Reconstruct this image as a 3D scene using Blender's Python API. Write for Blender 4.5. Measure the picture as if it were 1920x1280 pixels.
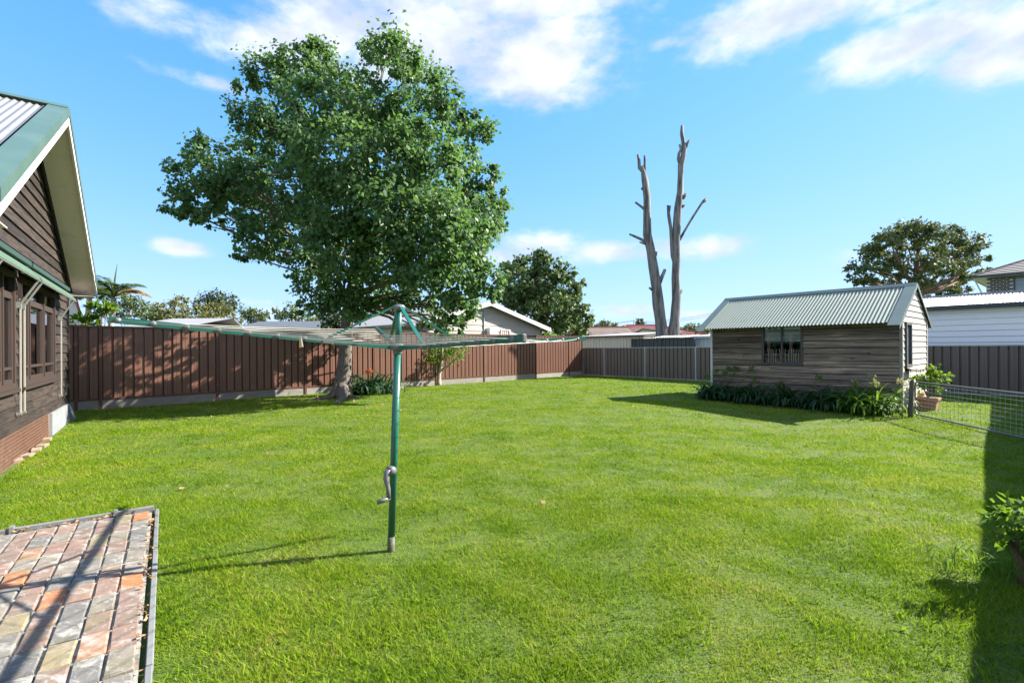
import bpy, bmesh, math, random
import numpy as np
from mathutils import Vector, Matrix, noise as mnoise
random.seed(7)
RNG = np.random.default_rng(11)
R = math.radians
sc = bpy.context.scene
for o in list(bpy.data.objects):
    bpy.data.objects.remove(o)

# ------------------------------------------------------------------ camera
F_PX, CAM_H, ROLL, SHIFT = 907.0, 1.42, R(-0.35), 13.0
cam_d = bpy.data.cameras.new('camera')
cam_d.sensor_width = 36.0
cam_d.lens = 36.0 * F_PX / 1920.0
cam_d.shift_y = SHIFT / 1920.0
cam_d.clip_start, cam_d.clip_end = 0.05, 3000
cam = bpy.data.objects.new('camera', cam_d)
sc.collection.objects.link(cam)
cam.matrix_world = Matrix.Translation((0, 0, CAM_H)) @ Matrix.Rotation(R(90), 4, 'X') @ Matrix.Rotation(ROLL, 4, 'Z')
sc.camera = cam

# ------------------------------------------------------------------ light
SUN_AZ = (0.965, 0.262)          # horizontal direction towards the sun
SUN_EL = R(36)
sun_d = bpy.data.lights.new('sun', 'SUN')
sun_d.energy, sun_d.angle, sun_d.color = 5.0, R(0.53), (1.0, 0.935, 0.83)
sun = bpy.data.objects.new('sun', sun_d)
sc.collection.objects.link(sun)
_sv = Vector((SUN_AZ[0] * math.cos(SUN_EL), SUN_AZ[1] * math.cos(SUN_EL), math.sin(SUN_EL)))
sun.rotation_euler = _sv.to_track_quat('Z', 'Y').to_euler()
sun.location = (20, 5, 20)
vs = sc.view_settings
vs.view_transform, vs.look, vs.exposure, vs.gamma = 'Standard', 'None', 1.75, 1.0
vs.use_curve_mapping = False
sc.cycles.use_denoising = True
sc.cycles.max_bounces = 8
sc.cycles.transparent_max_bounces = 16

def px_dir(x, y):
    u, v = (x - 960) / F_PX, (640 - y + SHIFT) / F_PX
    c, s = math.cos(ROLL), math.sin(ROLL)
    return Vector((u * c - v * s, 1.0, u * s + v * c))
def at(x, y, Y):
    d = px_dir(x, y)
    return Vector((d.x * Y, Y, CAM_H + d.z * Y))
def gnd(x, y, z=0.0):
    d = px_dir(x, y)
    return at(x, y, (z - CAM_H) / d.z)

# ------------------------------------------------------------------ world: clear sky with clouds
world = bpy.data.worlds.new('World')
sc.world = world
world.use_nodes = True
wt = world.node_tree
wt.nodes.clear()
def wn(t, **kw):
    n = wt.nodes.new(t)
    for k, v in kw.items():
        setattr(n, k, v)
    return n
def wmath(op, a, b=None, c=None, clamp=False):
    n = wn('ShaderNodeMath', operation=op, use_clamp=clamp)
    for i, v in enumerate((a, b, c)):
        if v is None: continue
        if hasattr(v, 'is_output'): wt.links.new(v, n.inputs[i])
        else: n.inputs[i].default_value = v
    return n.outputs[0]
w_out = wn('ShaderNodeOutputWorld')
w_bg = wn('ShaderNodeBackground')
w_bg.inputs['Strength'].default_value = 0.15
w_sky = wn('ShaderNodeTexSky', sky_type='NISHITA', sun_disc=False)
w_sky.sun_elevation = SUN_EL
w_sky.sun_rotation = math.atan2(SUN_AZ[0], SUN_AZ[1])
w_sky.air_density, w_sky.dust_density, w_sky.ozone_density, w_sky.altitude = 1.0, 0.1, 2.2, 50
w_hsv = wn('ShaderNodeHueSaturation')
w_hsv.inputs['Saturation'].default_value = 1.28
w_hsv.inputs['Value'].default_value = 1.0
wt.links.new(w_sky.outputs[0], w_hsv.inputs['Color'])
def wvec(op, a, b):
    n = wn('ShaderNodeVectorMath', operation=op)
    for i, v in enumerate((a, b)):
        if hasattr(v, 'is_output'): wt.links.new(v, n.inputs[i])
        else: n.inputs[i].default_value = v
    return n.outputs[0]
# soft shoulder over the whole sky, as a camera's highlight roll-off
sky_soft = wvec('DIVIDE', wvec('MULTIPLY', w_hsv.outputs[0], (1.0, 1.36, 1.95)), wvec('ADD', wvec('MULTIPLY', w_hsv.outputs[0], (.55, .55, .55)), (1, 1, 1)))
tc = wn('ShaderNodeTexCoord')
sep = wn('ShaderNodeSeparateXYZ')
wt.links.new(tc.outputs['Generated'], sep.inputs[0])
azn = wmath('ARCTAN2', sep.outputs[0], sep.outputs[1])
eln = wmath('ARCSINE', sep.outputs[2])
# a cloud's place: azimuth, elevation, half sizes (radians)
def blob(px, py, w, h, amp):
    d = px_dir(px, py).normalized()
    a0, e0 = math.atan2(d.x, d.y), math.asin(d.z)
    d2 = px_dir(px + w, py).normalized(); d3 = px_dir(px, py + h).normalized()
    wa, we = abs(math.atan2(d2.x, d2.y) - a0), abs(math.asin(d3.z) - e0)
    qa = wmath('POWER', wmath('ABSOLUTE', wmath('DIVIDE', wmath('SUBTRACT', azn, a0), wa)), 2.4)
    qe = wmath('POWER', wmath('ABSOLUTE', wmath('DIVIDE', wmath('SUBTRACT', eln, e0), we)), 2.4)
    return wmath('MULTIPLY', wmath('EXPONENT', wmath('MULTIPLY', wmath('ADD', qa, qe), -1.0)), amp)
CLOUDS = [(300, 30, 120, 45, .85), (540, 100, 200, 48, 1.0), (760, 65, 260, 105, 1.25), (985, 110, 190, 88, 1.25),
          (950, 0, 300, 60, 1.0), (370, 148, 130, 18, .55), (640, -30, 500, 40, .9),
          (1480, 25, 270, 68, 1.15), (1720, 70, 240, 68, 1.25), (1880, 75, 170, 80, 1.25), (1275, 78, 70, 16, .75),
          (1780, -40, 400, 60, 1.0),
          (345, 464, 62, 17, 1.0), (1010, 457, 80, 30, 1.15), (950, 480, 50, 17, .95), (1130, 472, 80, 22, .9),
          (1290, 466, 110, 24, 1.0), (1590, 488, 60, 26, .75), (500, 585, 60, 16, .75), (1190, 580, 80, 15, .8),
          (1330, 590, 120, 12, .55), (470, 566, 90, 10, .6), (150, 55, 90, 10, .0),
          (1450, 300, 10, 3, .0)]
tot = None
for c in CLOUDS:
    b = blob(*c)
    tot = b if tot is None else wmath('MAXIMUM', tot, b)
# unseen cloud above and behind the camera, heavy as added fill; flat noise layer
zc = wmath('MAXIMUM', sep.outputs[2], 0.02)
cmb = wn('ShaderNodeCombineXYZ')
wt.links.new(wmath('DIVIDE', sep.outputs[0], zc), cmb.inputs[0])
wt.links.new(wmath('DIVIDE', sep.outputs[1], zc), cmb.inputs[1])
low = wn('ShaderNodeTexNoise'); low.inputs['Scale'].default_value = 0.55; low.inputs['Detail'].default_value = 3
wt.links.new(cmb.outputs[0], low.inputs['Vector'])
behind = wmath('MULTIPLY', wmath('SUBTRACT', 0.35, sep.outputs[1], clamp=True), 2.0, clamp=True)
tot = wmath('MAXIMUM', tot, wmath('MULTIPLY', wmath('MULTIPLY', low.outputs[0], 1.7), behind))
mp = wn('ShaderNodeMapping'); mp.inputs['Scale'].default_value = (1.0, 1.0, 2.0)
wt.links.new(tc.outputs['Generated'], mp.inputs[0])
nz = wn('ShaderNodeTexNoise'); nz.inputs['Scale'].default_value = 7.5; nz.inputs['Detail'].default_value = 9; nz.inputs['Roughness'].default_value = .56
nz.inputs['Distortion'].default_value = 0.35
wt.links.new(mp.outputs[0], nz.inputs['Vector'])
nz3 = wn('ShaderNodeTexNoise'); nz3.inputs['Scale'].default_value = 34; nz3.inputs['Detail'].default_value = 6; nz3.inputs['Roughness'].default_value = .6
wt.links.new(mp.outputs[0], nz3.inputs['Vector'])
dens = wmath('ADD', wmath('ADD', tot, wmath('MULTIPLY', wmath('SUBTRACT', nz.outputs[0], 0.5), 1.8)), wmath('MULTIPLY', wmath('SUBTRACT', nz3.outputs[0], 0.5), 0.8))
mr = wn('ShaderNodeMapRange', interpolation_type='SMOOTHSTEP')
mr.inputs['From Min'].default_value = 0.14; mr.inputs['From Max'].default_value = 1.25
wt.links.new(dens, mr.inputs['Value'])
fac = wmath('MULTIPLY', wmath('MULTIPLY', mr.outputs[0], wmath('MULTIPLY', tot, 2.2, clamp=True)), 0.93)
nz2 = wn('ShaderNodeTexNoise'); nz2.inputs['Scale'].default_value = 9; nz2.inputs['Detail'].default_value = 5
wt.links.new(mp.outputs[0], nz2.inputs['Vector'])
ccol = wn('ShaderNodeMixRGB')
ccol.inputs[1].default_value = (1.55, 1.68, 2.2, 1); ccol.inputs[2].default_value = (2.5, 2.52, 2.62, 1)
cmr = wn('ShaderNodeMapRange'); cmr.inputs['From Min'].default_value = .38; cmr.inputs['From Max'].default_value = .68
wt.links.new(nz2.outputs[0], cmr.inputs['Value']); wt.links.new(cmr.outputs[0], ccol.inputs[0])
cmix = wn('ShaderNodeMixRGB')
wt.links.new(fac, cmix.inputs[0]); wt.links.new(sky_soft, cmix.inputs[1]); wt.links.new(ccol.outputs[0], cmix.inputs[2])
wt.links.new(cmix.outputs[0], w_bg.inputs['Color'])
wt.links.new(w_bg.outputs[0], w_out.inputs['Surface'])

# ------------------------------------------------------------------ materials
def make(name, base, layers=(), rough=0.65, metallic=0.0, bump=None, rand=0.0, spec=0.4, coat=0.0):
    """base colour + noise layers (colour, scale xyz, lo, hi, amount); bump = (strength, scale xyz, distance)"""
    m = bpy.data.materials.new(name); m.use_nodes = True
    nt = m.node_tree; bs = nt.nodes['Principled BSDF']
    bs.inputs['Roughness'].default_value = rough; bs.inputs['Metallic'].default_value = metallic
    bs.inputs['Specular IOR Level'].default_value = spec
    if coat: bs.inputs['Coat Weight'].default_value = coat
    geo = nt.nodes.new('ShaderNodeNewGeometry'); oi = nt.nodes.new('ShaderNodeObjectInfo')
    off = nt.nodes.new('ShaderNodeVectorMath'); off.operation = 'MULTIPLY_ADD'
    off.inputs[1].default_value = (17.0, 13.0, 7.0)
    cx = nt.nodes.new('ShaderNodeCombineXYZ')
    for i in range(3): nt.links.new(oi.outputs['Random'], cx.inputs[i])
    nt.links.new(cx.outputs[0], off.inputs[0]); nt.links.new(geo.outputs['Position'], off.inputs[2])
    def nzz(scale, detail=6):
        mpp = nt.nodes.new('ShaderNodeMapping'); mpp.inputs['Scale'].default_value = scale
        nt.links.new(off.outputs[0] if rand else geo.outputs['Position'], mpp.inputs[0])
        n = nt.nodes.new('ShaderNodeTexNoise'); n.inputs['Scale'].default_value = 1.0; n.inputs['Detail'].default_value = detail
        n.inputs['Roughness'].default_value = .6
        nt.links.new(mpp.outputs[0], n.inputs['Vector']); return n.outputs[0]
    rgb = nt.nodes.new('ShaderNodeRGB'); rgb.outputs[0].default_value = (*base, 1); cur = rgb.outputs[0]
    for col, scale, lo, hi, amt in layers:
        r = nt.nodes.new('ShaderNodeMapRange'); r.inputs['From Min'].default_value = lo; r.inputs['From Max'].default_value = hi
        r.inputs['To Max'].default_value = amt
        nt.links.new(nzz(scale), r.inputs['Value'])
        mx = nt.nodes.new('ShaderNodeMixRGB'); mx.inputs[2].default_value = (*col, 1)
        nt.links.new(r.outputs[0], mx.inputs[0]); nt.links.new(cur, mx.inputs[1]); cur = mx.outputs[0]
    if rand:
        h = nt.nodes.new('ShaderNodeHueSaturation')
        r = nt.nodes.new('ShaderNodeMapRange'); r.inputs['To Min'].default_value = 1 - rand; r.inputs['To Max'].default_value = 1 + rand
        nt.links.new(oi.outputs['Random'], r.inputs['Value']); nt.links.new(r.outputs[0], h.inputs['Value'])
        nt.links.new(cur, h.inputs['Color']); cur = h.outputs[0]
    nt.links.new(cur, bs.inputs['Base Color'])
    if bump:
        b = nt.nodes.new('ShaderNodeBump'); b.inputs['Strength'].default_value = bump[0]; b.inputs['Distance'].default_value = bump[2]
        nt.links.new(nzz(bump[1], 8), b.inputs['Height']); nt.links.new(b.outputs[0], bs.inputs['Normal'])
    return m

def leaf_mat(name, dark, light, trans, rough=0.38, spec=0.5, tf=0.35):
    m = bpy.data.materials.new(name); m.use_nodes = True
    nt = m.node_tree; bs = nt.nodes['Principled BSDF']; out = nt.nodes['Material Output']
    bs.inputs['Roughness'].default_value = rough; bs.inputs['Specular IOR Level'].default_value = spec
    geo = nt.nodes.new('ShaderNodeNewGeometry')
    rp = nt.nodes.new('ShaderNodeValToRGB')
    rp.color_ramp.elements[0].color = (*dark, 1); rp.color_ramp.elements[1].color = (*light, 1)
    nt.links.new(geo.outputs['Random Per Island'], rp.inputs[0]); nt.links.new(rp.outputs[0], bs.inputs['Base Color'])
    tr = nt.nodes.new('ShaderNodeBsdfTranslucent')
    mx0 = nt.nodes.new('ShaderNodeMixRGB'); mx0.inputs[0].default_value = .6; mx0.inputs[2].default_value = (*trans, 1)
    nt.links.new(rp.outputs[0], mx0.inputs[1]); nt.links.new(mx0.outputs[0], tr.inputs['Color'])
    ms = nt.nodes.new('ShaderNodeMixShader'); ms.inputs[0].default_value = tf
    nt.links.new(bs.outputs[0], ms.inputs[1]); nt.links.new(tr.outputs[0], ms.inputs[2]); nt.links.new(ms.outputs[0], out.inputs['Surface'])
    return m

def glass_mat(name, tint=(.75, .8, .8), refl=0.06):
    m = bpy.data.materials.new(name); m.use_nodes = True
    nt = m.node_tree; nt.nodes.remove(nt.nodes['Principled BSDF']); out = nt.nodes['Material Output']
    t = nt.nodes.new('ShaderNodeBsdfTransparent'); t.inputs[0].default_value = (*tint, 1)
    g = nt.nodes.new('ShaderNodeBsdfGlossy'); g.inputs['Roughness'].default_value = .015; g.inputs['Color'].default_value = (.9, .95, 1, 1)
    lw = nt.nodes.new('ShaderNodeFresnel'); lw.inputs['IOR'].default_value = 1.6
    a = nt.nodes.new('ShaderNodeMath'); a.operation = 'ADD'; a.inputs[1].default_value = refl
    nt.links.new(lw.outputs[0], a.inputs[0])
    mx = nt.nodes.new('ShaderNodeMixShader')
    nt.links.new(a.outputs[0], mx.inputs[0]); nt.links.new(t.outputs[0], mx.inputs[1]); nt.links.new(g.outputs[0], mx.inputs[2])
    nt.links.new(mx.outputs[0], out.inputs['Surface'])
    return m

G = {}
G['ground'] = make('ground_soil_grass', (.072, .115, .012), [((.14, .145, .03), (1.3, 1.3, 1), .45, .7, .6), ((.03, .06, .01), (9, 9, 1), .45, .65, .6), ((.16, .12, .06), (2.6, 2.6, 1), .62, .75, .6)], .9, bump=(.6, (60, 60, 60), .02))
G['hfence'] = make('brown_steel', (.155, .074, .050), [((.11, .055, .039), (9, 9, .5), .4, .7, .6), ((.215, .10, .066), (1.0, 1.0, 1.2), .5, .75, .35)], .42, .0, spec=.45)
G['hpost'] = make('brown_steel_post', (.105, .045, .031), [((.07, .03, .022), (4, 4, 1), .4, .7, .5)], .45)
G['plinth'] = make('grey_timber_plinth', (.25, .235, .205), [((.16, .15, .135), (3, 3, 26), .4, .65, .7), ((.31, .295, .265), (1.5, 1.5, 4), .5, .7, .5)], .85, bump=(.4, (5, 5, 60), .01), rand=.12)
G['gfence'] = make('grey_brown_steel', (.165, .132, .115), [((.11, .098, .095), (7, 7, .4), .4, .7, .7), ((.22, .17, .14), (2, 2, .6), .5, .7, .4)], .5, rand=.06)
G['galv'] = make('galvanised_rail', (.42, .47, .47), [((.30, .34, .35), (5, 5, 3), .45, .65, .6)], .5, .2)
G['charwood'] = make('dark_stained_board', (.042, .030, .024), [((.012, .010, .010), (2.2, 2.2, 30), .42, .62, .85), ((.12, .082, .055), (1.6, 1.6, 13), .60, .76, .7), ((.18, .14, .105), (12, 12, 40), .68, .78, .5)], .72, bump=(.6, (3, 3, 70), .01), rand=.35)
G['shedwood'] = make('weathered_board', (.185, .145, .115), [((.050, .038, .034), (1.0, 1.0, 34), .42, .64, .85), ((.38, .29, .205), (1.1, 1.1, 12), .52, .70, .8), ((.030, .024, .022), (5, 5, 9), .63, .69, .9), ((.26, .24, .225), (1.6, 1.6, 50), .6, .72, .5)], .82, bump=(.8, (2, 2, 75), .012), rand=.5)
G['whiteboard'] = make('whitewashed_board', (.42, .40, .37), [((.27, .255, .23), (2, 2, 30), .5, .7, .6), ((.47, .45, .42), (1, 1, 5), .5, .7, .5)], .8, bump=(.4, (2, 2, 60), .006), rand=.06)
G['cream'] = make('cream_board', (.40, .38, .34), [((.34, .325, .29), (1.5, 1.5, 6), .45, .7, .5)], .75, rand=.03)
G['white'] = make('white_paint', (.62, .61, .59), [((.50, .48, .44), (3, 3, 3), .55, .75, .4)], .5)
G['soffit'] = make('soffit_sheet', (.68, .60, .57), [((.30, .28, .23), (2.2, 2.2, 3), .56, .74, .55), ((.40, .38, .32), (7, 7, 7), .6, .75, .4)], .85)
G['greenroof'] = make('pale_green_steel', (.22, .262, .228), [((.24, .28, .25), (1.5, 1.5, 1.5), .5, .7, .6), ((.14, .17, .15), (6, 6, 2), .58, .72, .5)], .75, .0, spec=.2)
G['greencap'] = make('green_steel_capping', (.085, .145, .12), [((.12, .185, .155), (2, 2, 2), .45, .7, .6)], .38, .15)
G['shedcap'] = make('faded_green_capping', (.15, .19, .165), [((.115, .15, .13), (3, 3, 3), .45, .7, .6)], .45, .15)
G['whiteroof'] = make('zinc_roof', (.26, .26, .27), [((.21, .215, .22), (3, 3, 3), .5, .7, .5)], .42, .3)
G['greyroof'] = make('grey_steel_roof', (.09, .095, .105), [((.13, .135, .145), (2, 2, 2), .5, .7, .5)], .5, .2)
G['canvas'] = make('green_canvas', (.065, .115, .082), [((.085, .14, .10), (5, 5, 5), .45, .7, .6)], .85)
G['canvasdark'] = make('green_box', (.03, .06, .045), [], .5)
G['timberframe'] = make('brown_timber_frame', (.044, .031, .026), [((.055, .03, .022), (2, 2, 9), .42, .65, .7), ((.11, .07, .052), (9, 9, 9), .66, .76, .5)], .6, bump=(.3, (9, 9, 40), .004))
G['steelarm'] = make('aluminium_arm', (.30, .30, .28), [((.22, .21, .185), (8, 8, 8), .5, .7, .5)], .4, .4)
G['brickwall'] = make('rusty_base_wall', (.21, .145, .112), [((.13, .082, .062), (4, 4, 12), .45, .7, .7), ((.30, .24, .20), (6, 6, 6), .55, .72, .6)], .9, bump=(.5, (30, 30, 30), .01))
G['rust'] = make('rusty_wire', (.14, .075, .05), [((.26, .16, .11), (20, 20, 20), .5, .7, .6)], .8)
G['concrete'] = make('concrete', (.22, .235, .25), [((.16, .17, .18), (4, 4, 4), .45, .7, .6), ((.30, .30, .29), (14, 14, 14), .55, .7, .5)], .9, bump=(.4, (40, 40, 40), .006))
G['green'] = make('green_enamel', (.014, .115, .082), [((.009, .08, .06), (5, 5, 2), .5, .7, .5), ((.045, .15, .12), (30, 30, 6), .66, .74, .4)], .30, spec=.5, coat=.2)
G['greystrut'] = make('grey_casting', (.165, .165, .172), [((.115, .115, .12), (12, 12, 12), .45, .65, .6)], .45, .15)
G['cord'] = make('clothes_cord', (.38, .365, .32), [((.48, .46, .38), (9, 9, 9), .5, .7, .5)], .6)
G['rustbase'] = make('worn_pole_foot', (.085, .075, .045), [((.09, .16, .11), (20, 20, 30), .5, .6, .8)], .7)
G['darkvoid'] = make('dark_interior', (.035, .032, .03), [], .9)
G['interior'] = make('interior_wall', (.30, .25, .2), [], .9)
G['curtain'] = make('pale_curtain', (.62, .62, .6), [], .9)
G['brownprop'] = make('brown_cupboard', (.22, .11, .06), [], .6)
G['glass'] = glass_mat('window_glass', (.80, .84, .83), .03)
G['darkglass'] = make('upstairs_glass', (.10, .17, .22), [((.16, .25, .31), (.6, .6, 9), .45, .6, .7)], .06, spec=.8)
G['terra'] = make('terracotta', (.42, .185, .11), [((.55, .33, .24), (9, 9, 9), .5, .7, .6)], .85)
G['yellowpot'] = make('yellow_plastic', (.60, .36, .05), [], .5)
G['steel'] = make('grey_gate_steel', (.20, .20, .195), [((.30, .29, .27), (9, 9, 9), .5, .7, .6), ((.16, .09, .06), (12, 12, 12), .62, .72, .6)], .5, .5)
G['gatepost'] = make('dark_gate_post', (.075, .07, .065), [((.14, .12, .10), (8, 8, 4), .5, .7, .6)], .7)
G['edging'] = make('grey_edging_timber', (.15, .158, .16), [((.17, .17, .165), (22, 22, 22), .45, .68, .7), ((.20, .205, .21), (4, 4, 4), .5, .7, .5)], .85, bump=(.5, (30, 30, 90), .006), rand=.1)
G['mortar'] = make('paving_sand', (.30, .285, .255), [((.12, .10, .08), (9, 9, 9), .50, .60, .9), ((.40, .385, .36), (30, 30, 30), .55, .7, .6)], .95, bump=(.6, (80, 80, 80), .01))
G['deadwood'] = make('bleached_dead_wood', (.205, .20, .202), [((.055, .054, .056), (9, 9, .8), .46, .60, .85), ((.29, .27, .25), (6, 6, .9), .55, .68, .7), ((.24, .15, .10), (2, 2, 1), .64, .72, .7)], .85, bump=(.9, (16, 16, 1.6), .05))
G['bark'] = make('grey_bark', (.15, .125, .105), [((.10, .085, .072), (13, 13, 3.2), .45, .62, .85), ((.24, .205, .17), (5, 5, 3), .56, .72, .5)], .9, bump=(1.0, (24, 24, 5), .04))
G['brownbark'] = make('brown_bark', (.17, .115, .075), [((.08, .055, .04), (9, 9, 3), .45, .62, .8)], .9, bump=(.6, (20, 20, 6), .03))
G['palebark'] = make('pale_bark', (.36, .31, .24), [((.20, .16, .12), (6, 6, 8), .5, .66, .7)], .85)
G['redtile'] = make('red_tile', (.20, .06, .05), [((.15, .05, .042), (3, 3, 3), .45, .65, .6)], .7, rand=.1)
G['browntile'] = make('brown_tile', (.19, .145, .12), [((.12, .09, .075), (1.4, 1.4, 6), .45, .65, .7), ((.36, .29, .25), (3, 3, 3), .55, .7, .5)], .85, rand=.12)
G['darktile'] = make('dark_roof_tile', (.16, .14, .135), [((.24, .21, .20), (3, 3, 3), .5, .7, .6)], .7, rand=.12)
G['orangebrick'] = make('orange_brick', (.36, .15, .09), [((.26, .10, .065), (5, 5, 14), .45, .65, .6)], .9)
G['darkbrick'] = make('charcoal_brick', (.045, .045, .055), [((.08, .075, .08), (6, 6, 6), .5, .7, .6)], .8, rand=.3)
G['lightmortar'] = make('pale_mortar', (.52, .51, .5), [], .95)
G['navy'] = make('dark_gutter', (.035, .045, .06), [], .4)
G['creamsteel'] = make('cream_steel', (.56, .52, .44), [((.47, .435, .37), (8, 8, .5), .45, .65, .5)], .5)
G['greensteel'] = make('dark_green_steel', (.055, .075, .075), [((.04, .055, .055), (5, 5, .6), .45, .65, .6)], .5)
G['bluesteel'] = make('pale_blue_steel', (.42, .50, .53), [((.36, .43, .46), (5, 5, .6), .45, .65, .6)], .5)
G['whitesiding'] = make('white_siding', (.80, .82, .86), [((.74, .76, .80), (1, 1, 3), .45, .65, .5)], .6, rand=.015)
G['redfascia'] = make('red_fascia', (.40, .09, .06), [], .6)
G['aircon'] = make('white_plastic', (.74, .75, .75), [], .4)
G['stone'] = make('edging_stone', (.36, .32, .25), [((.24, .21, .17), (12, 12, 12), .45, .65, .7)], .9, rand=.2)
G['black'] = make('black_plastic', (.02, .02, .022), [], .5)
G['whitestrip'] = make('white_slat', (.75, .74, .70), [], .6)
G['bluebox'] = make('blue_tray', (.10, .17, .45), [], .5)
G['loosebrick'] = make('pale_old_brick', (.29, .215, .16), [((.22, .13, .09), (14, 14, 14), .45, .65, .7), ((.38, .345, .30), (9, 9, 9), .55, .7, .5)], .9, rand=.15)
G['leaf_main'] = leaf_mat('glossy_green_leaf', (.030, .078, .034), (.115, .205, .078), (.20, .38, .06), .5, .3, .38)
G['leaf_fig'] = leaf_mat('olive_leaf', (.032, .074, .028), (.125, .195, .065), (.16, .22, .04), .55, .3, .25)
G['leaf_gum'] = leaf_mat('gum_leaf', (.044, .080, .034), (.145, .190, .075), (.16, .18, .04), .65, .2, .25)
G['leaf_gum2'] = leaf_mat('golden_gum_leaf', (.07, .088, .030), (.19, .195, .070), (.22, .2, .05), .65, .2, .25)
G['leaf_dark'] = leaf_mat('dark_fir_leaf', (.025, .048, .025), (.075, .105, .05), (.08, .13, .03), .5, .4, .2)
G['leaf_lime'] = leaf_mat('lime_leaf', (.04, .10, .014), (.12, .215, .03), (.28, .45, .03), .6, .2, .4)
G['leaf_strap'] = leaf_mat('strap_leaf', (.010, .036, .014), (.030, .085, .030), (.10, .22, .03), .5, .25, .25)  # dark clivia green; for agapanthus the shed's shade is put into the colour
G['leaf_straplit'] = leaf_mat('sunlit_strap_leaf', (.03, .085, .012), (.10, .20, .02), (.25, .42, .03), .5, .25, .35)  # lighter agapanthus copy with sunlight put into the green; flower stems share it
G['leaf_palm'] = leaf_mat('palm_leaflet', (.045, .085, .020), (.12, .18, .045), (.22, .30, .04), .4, .5, .3)
G['leaf_palmdry'] = leaf_mat('dry_palm_leaflet', (.22, .11, .03), (.38, .22, .07), (.4, .2, .05), .6, .3, .3)
G['umbel'] = leaf_mat('pale_flower_head', (.20, .24, .07), (.50, .46, .28), (.4, .42, .12), .6, .3, .3)
G['umbelgreen'] = leaf_mat('green_seed_head', (.05, .13, .02), (.14, .26, .05), (.25, .4, .04), .6, .3, .3)
G['flower'] = leaf_mat('orange_flower', (.65, .22, .07), (.8, .38, .16), (.8, .3, .1), .6, .3, .3)
G['dryleaf'] = leaf_mat('dry_fallen_leaf', (.20, .11, .05), (.42, .28, .15), (.35, .2, .08), .8, .2, .15)

def brick_paver_mat():
    m = bpy.data.materials.new('old_paver'); m.use_nodes = True
    nt = m.node_tree; bs = nt.nodes['Principled BSDF']; bs.inputs['Roughness'].default_value = .9; bs.inputs['Specular IOR Level'].default_value = .2
    oi = nt.nodes.new('ShaderNodeObjectInfo'); geo = nt.nodes.new('ShaderNodeNewGeometry')
    rp = nt.nodes.new('ShaderNodeValToRGB'); rp.color_ramp.interpolation = 'CONSTANT'
    cols = [(.0, (.205, .145, .12)), (.16, (.17, .16, .145)), (.34, (.225, .15, .12)), (.48, (.205, .18, .15)), (.63, (.145, .141, .135)), (.74, (.30, .175, .11)), (.82, (.24, .20, .12)), (.92, (.36, .14, .06))]
    el = rp.color_ramp.elements
    el[0].position, el[0].color = 0, (*cols[0][1], 1); el[1].position, el[1].color = cols[1][0], (*cols[1][1], 1)
    for p, c in cols[2:]:
        e = el.new(p); e.color = (*c, 1)
    nt.links.new(oi.outputs['Random'], rp.inputs[0])
    cur = rp.outputs[0]
    cx = nt.nodes.new('ShaderNodeCombineXYZ'); nt.links.new(oi.outputs['Random'], cx.inputs[2])
    ad = nt.nodes.new('ShaderNodeVectorMath'); ad.operation = 'MULTIPLY_ADD'; ad.inputs[1].default_value = (0, 0, 40)
    nt.links.new(cx.outputs[0], ad.inputs[0]); nt.links.new(geo.outputs['Position'], ad.inputs[2])
    def layer(cur, col, scale, lo, hi, amt, rot=0.0, det=7, dist=.6):
        mpp = nt.nodes.new('ShaderNodeMapping'); mpp.inputs['Scale'].default_value = scale; mpp.inputs['Rotation'].default_value = (0, 0, rot)
        nt.links.new(ad.outputs[0], mpp.inputs[0])
        n = nt.nodes.new('ShaderNodeTexNoise'); n.inputs['Scale'].default_value = 1; n.inputs['Detail'].default_value = det; n.inputs['Roughness'].default_value = .65; n.inputs['Distortion'].default_value = dist
        nt.links.new(mpp.outputs[0], n.inputs['Vector'])
        r = nt.nodes.new('ShaderNodeMapRange'); r.inputs['From Min'].default_value = lo; r.inputs['From Max'].default_value = hi; r.inputs['To Max'].default_value = amt
        nt.links.new(n.outputs[0], r.inputs['Value'])
        mx = nt.nodes.new('ShaderNodeMixRGB'); mx.inputs[2].default_value = (*col, 1)
        nt.links.new(r.outputs[0], mx.inputs[0]); nt.links.new(cur, mx.inputs[1]); return mx.outputs[0], n.outputs[0]
    cur, _ = layer(cur, (.12, .113, .098), (9, 9, 1), .46, .68, .6)
    cur, _ = layer(cur, (.14, .14, .065), (6, 6, 1), .52, .68, .5)
    cur, _ = layer(cur, (.40, .385, .36), (7, 13, 1), .53, .66, .6, .6)
    cur, _ = layer(cur, (.42, .405, .38), (28, 34, 1), .58, .68, .6, .9)
    cur, h = layer(cur, (.09, .08, .07), (16, 16, 1), .67, .74, .7)
    nt.links.new(cur, bs.inputs['Base Color'])
    b = nt.nodes.new('ShaderNodeBump'); b.inputs['Strength'].default_value = .7; b.inputs['Distance'].default_value = .008
    nt.links.new(h, b.inputs['Height']); nt.links.new(b.outputs[0], bs.inputs['Normal'])
    return m
G['paver'] = brick_paver_mat()

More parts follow.
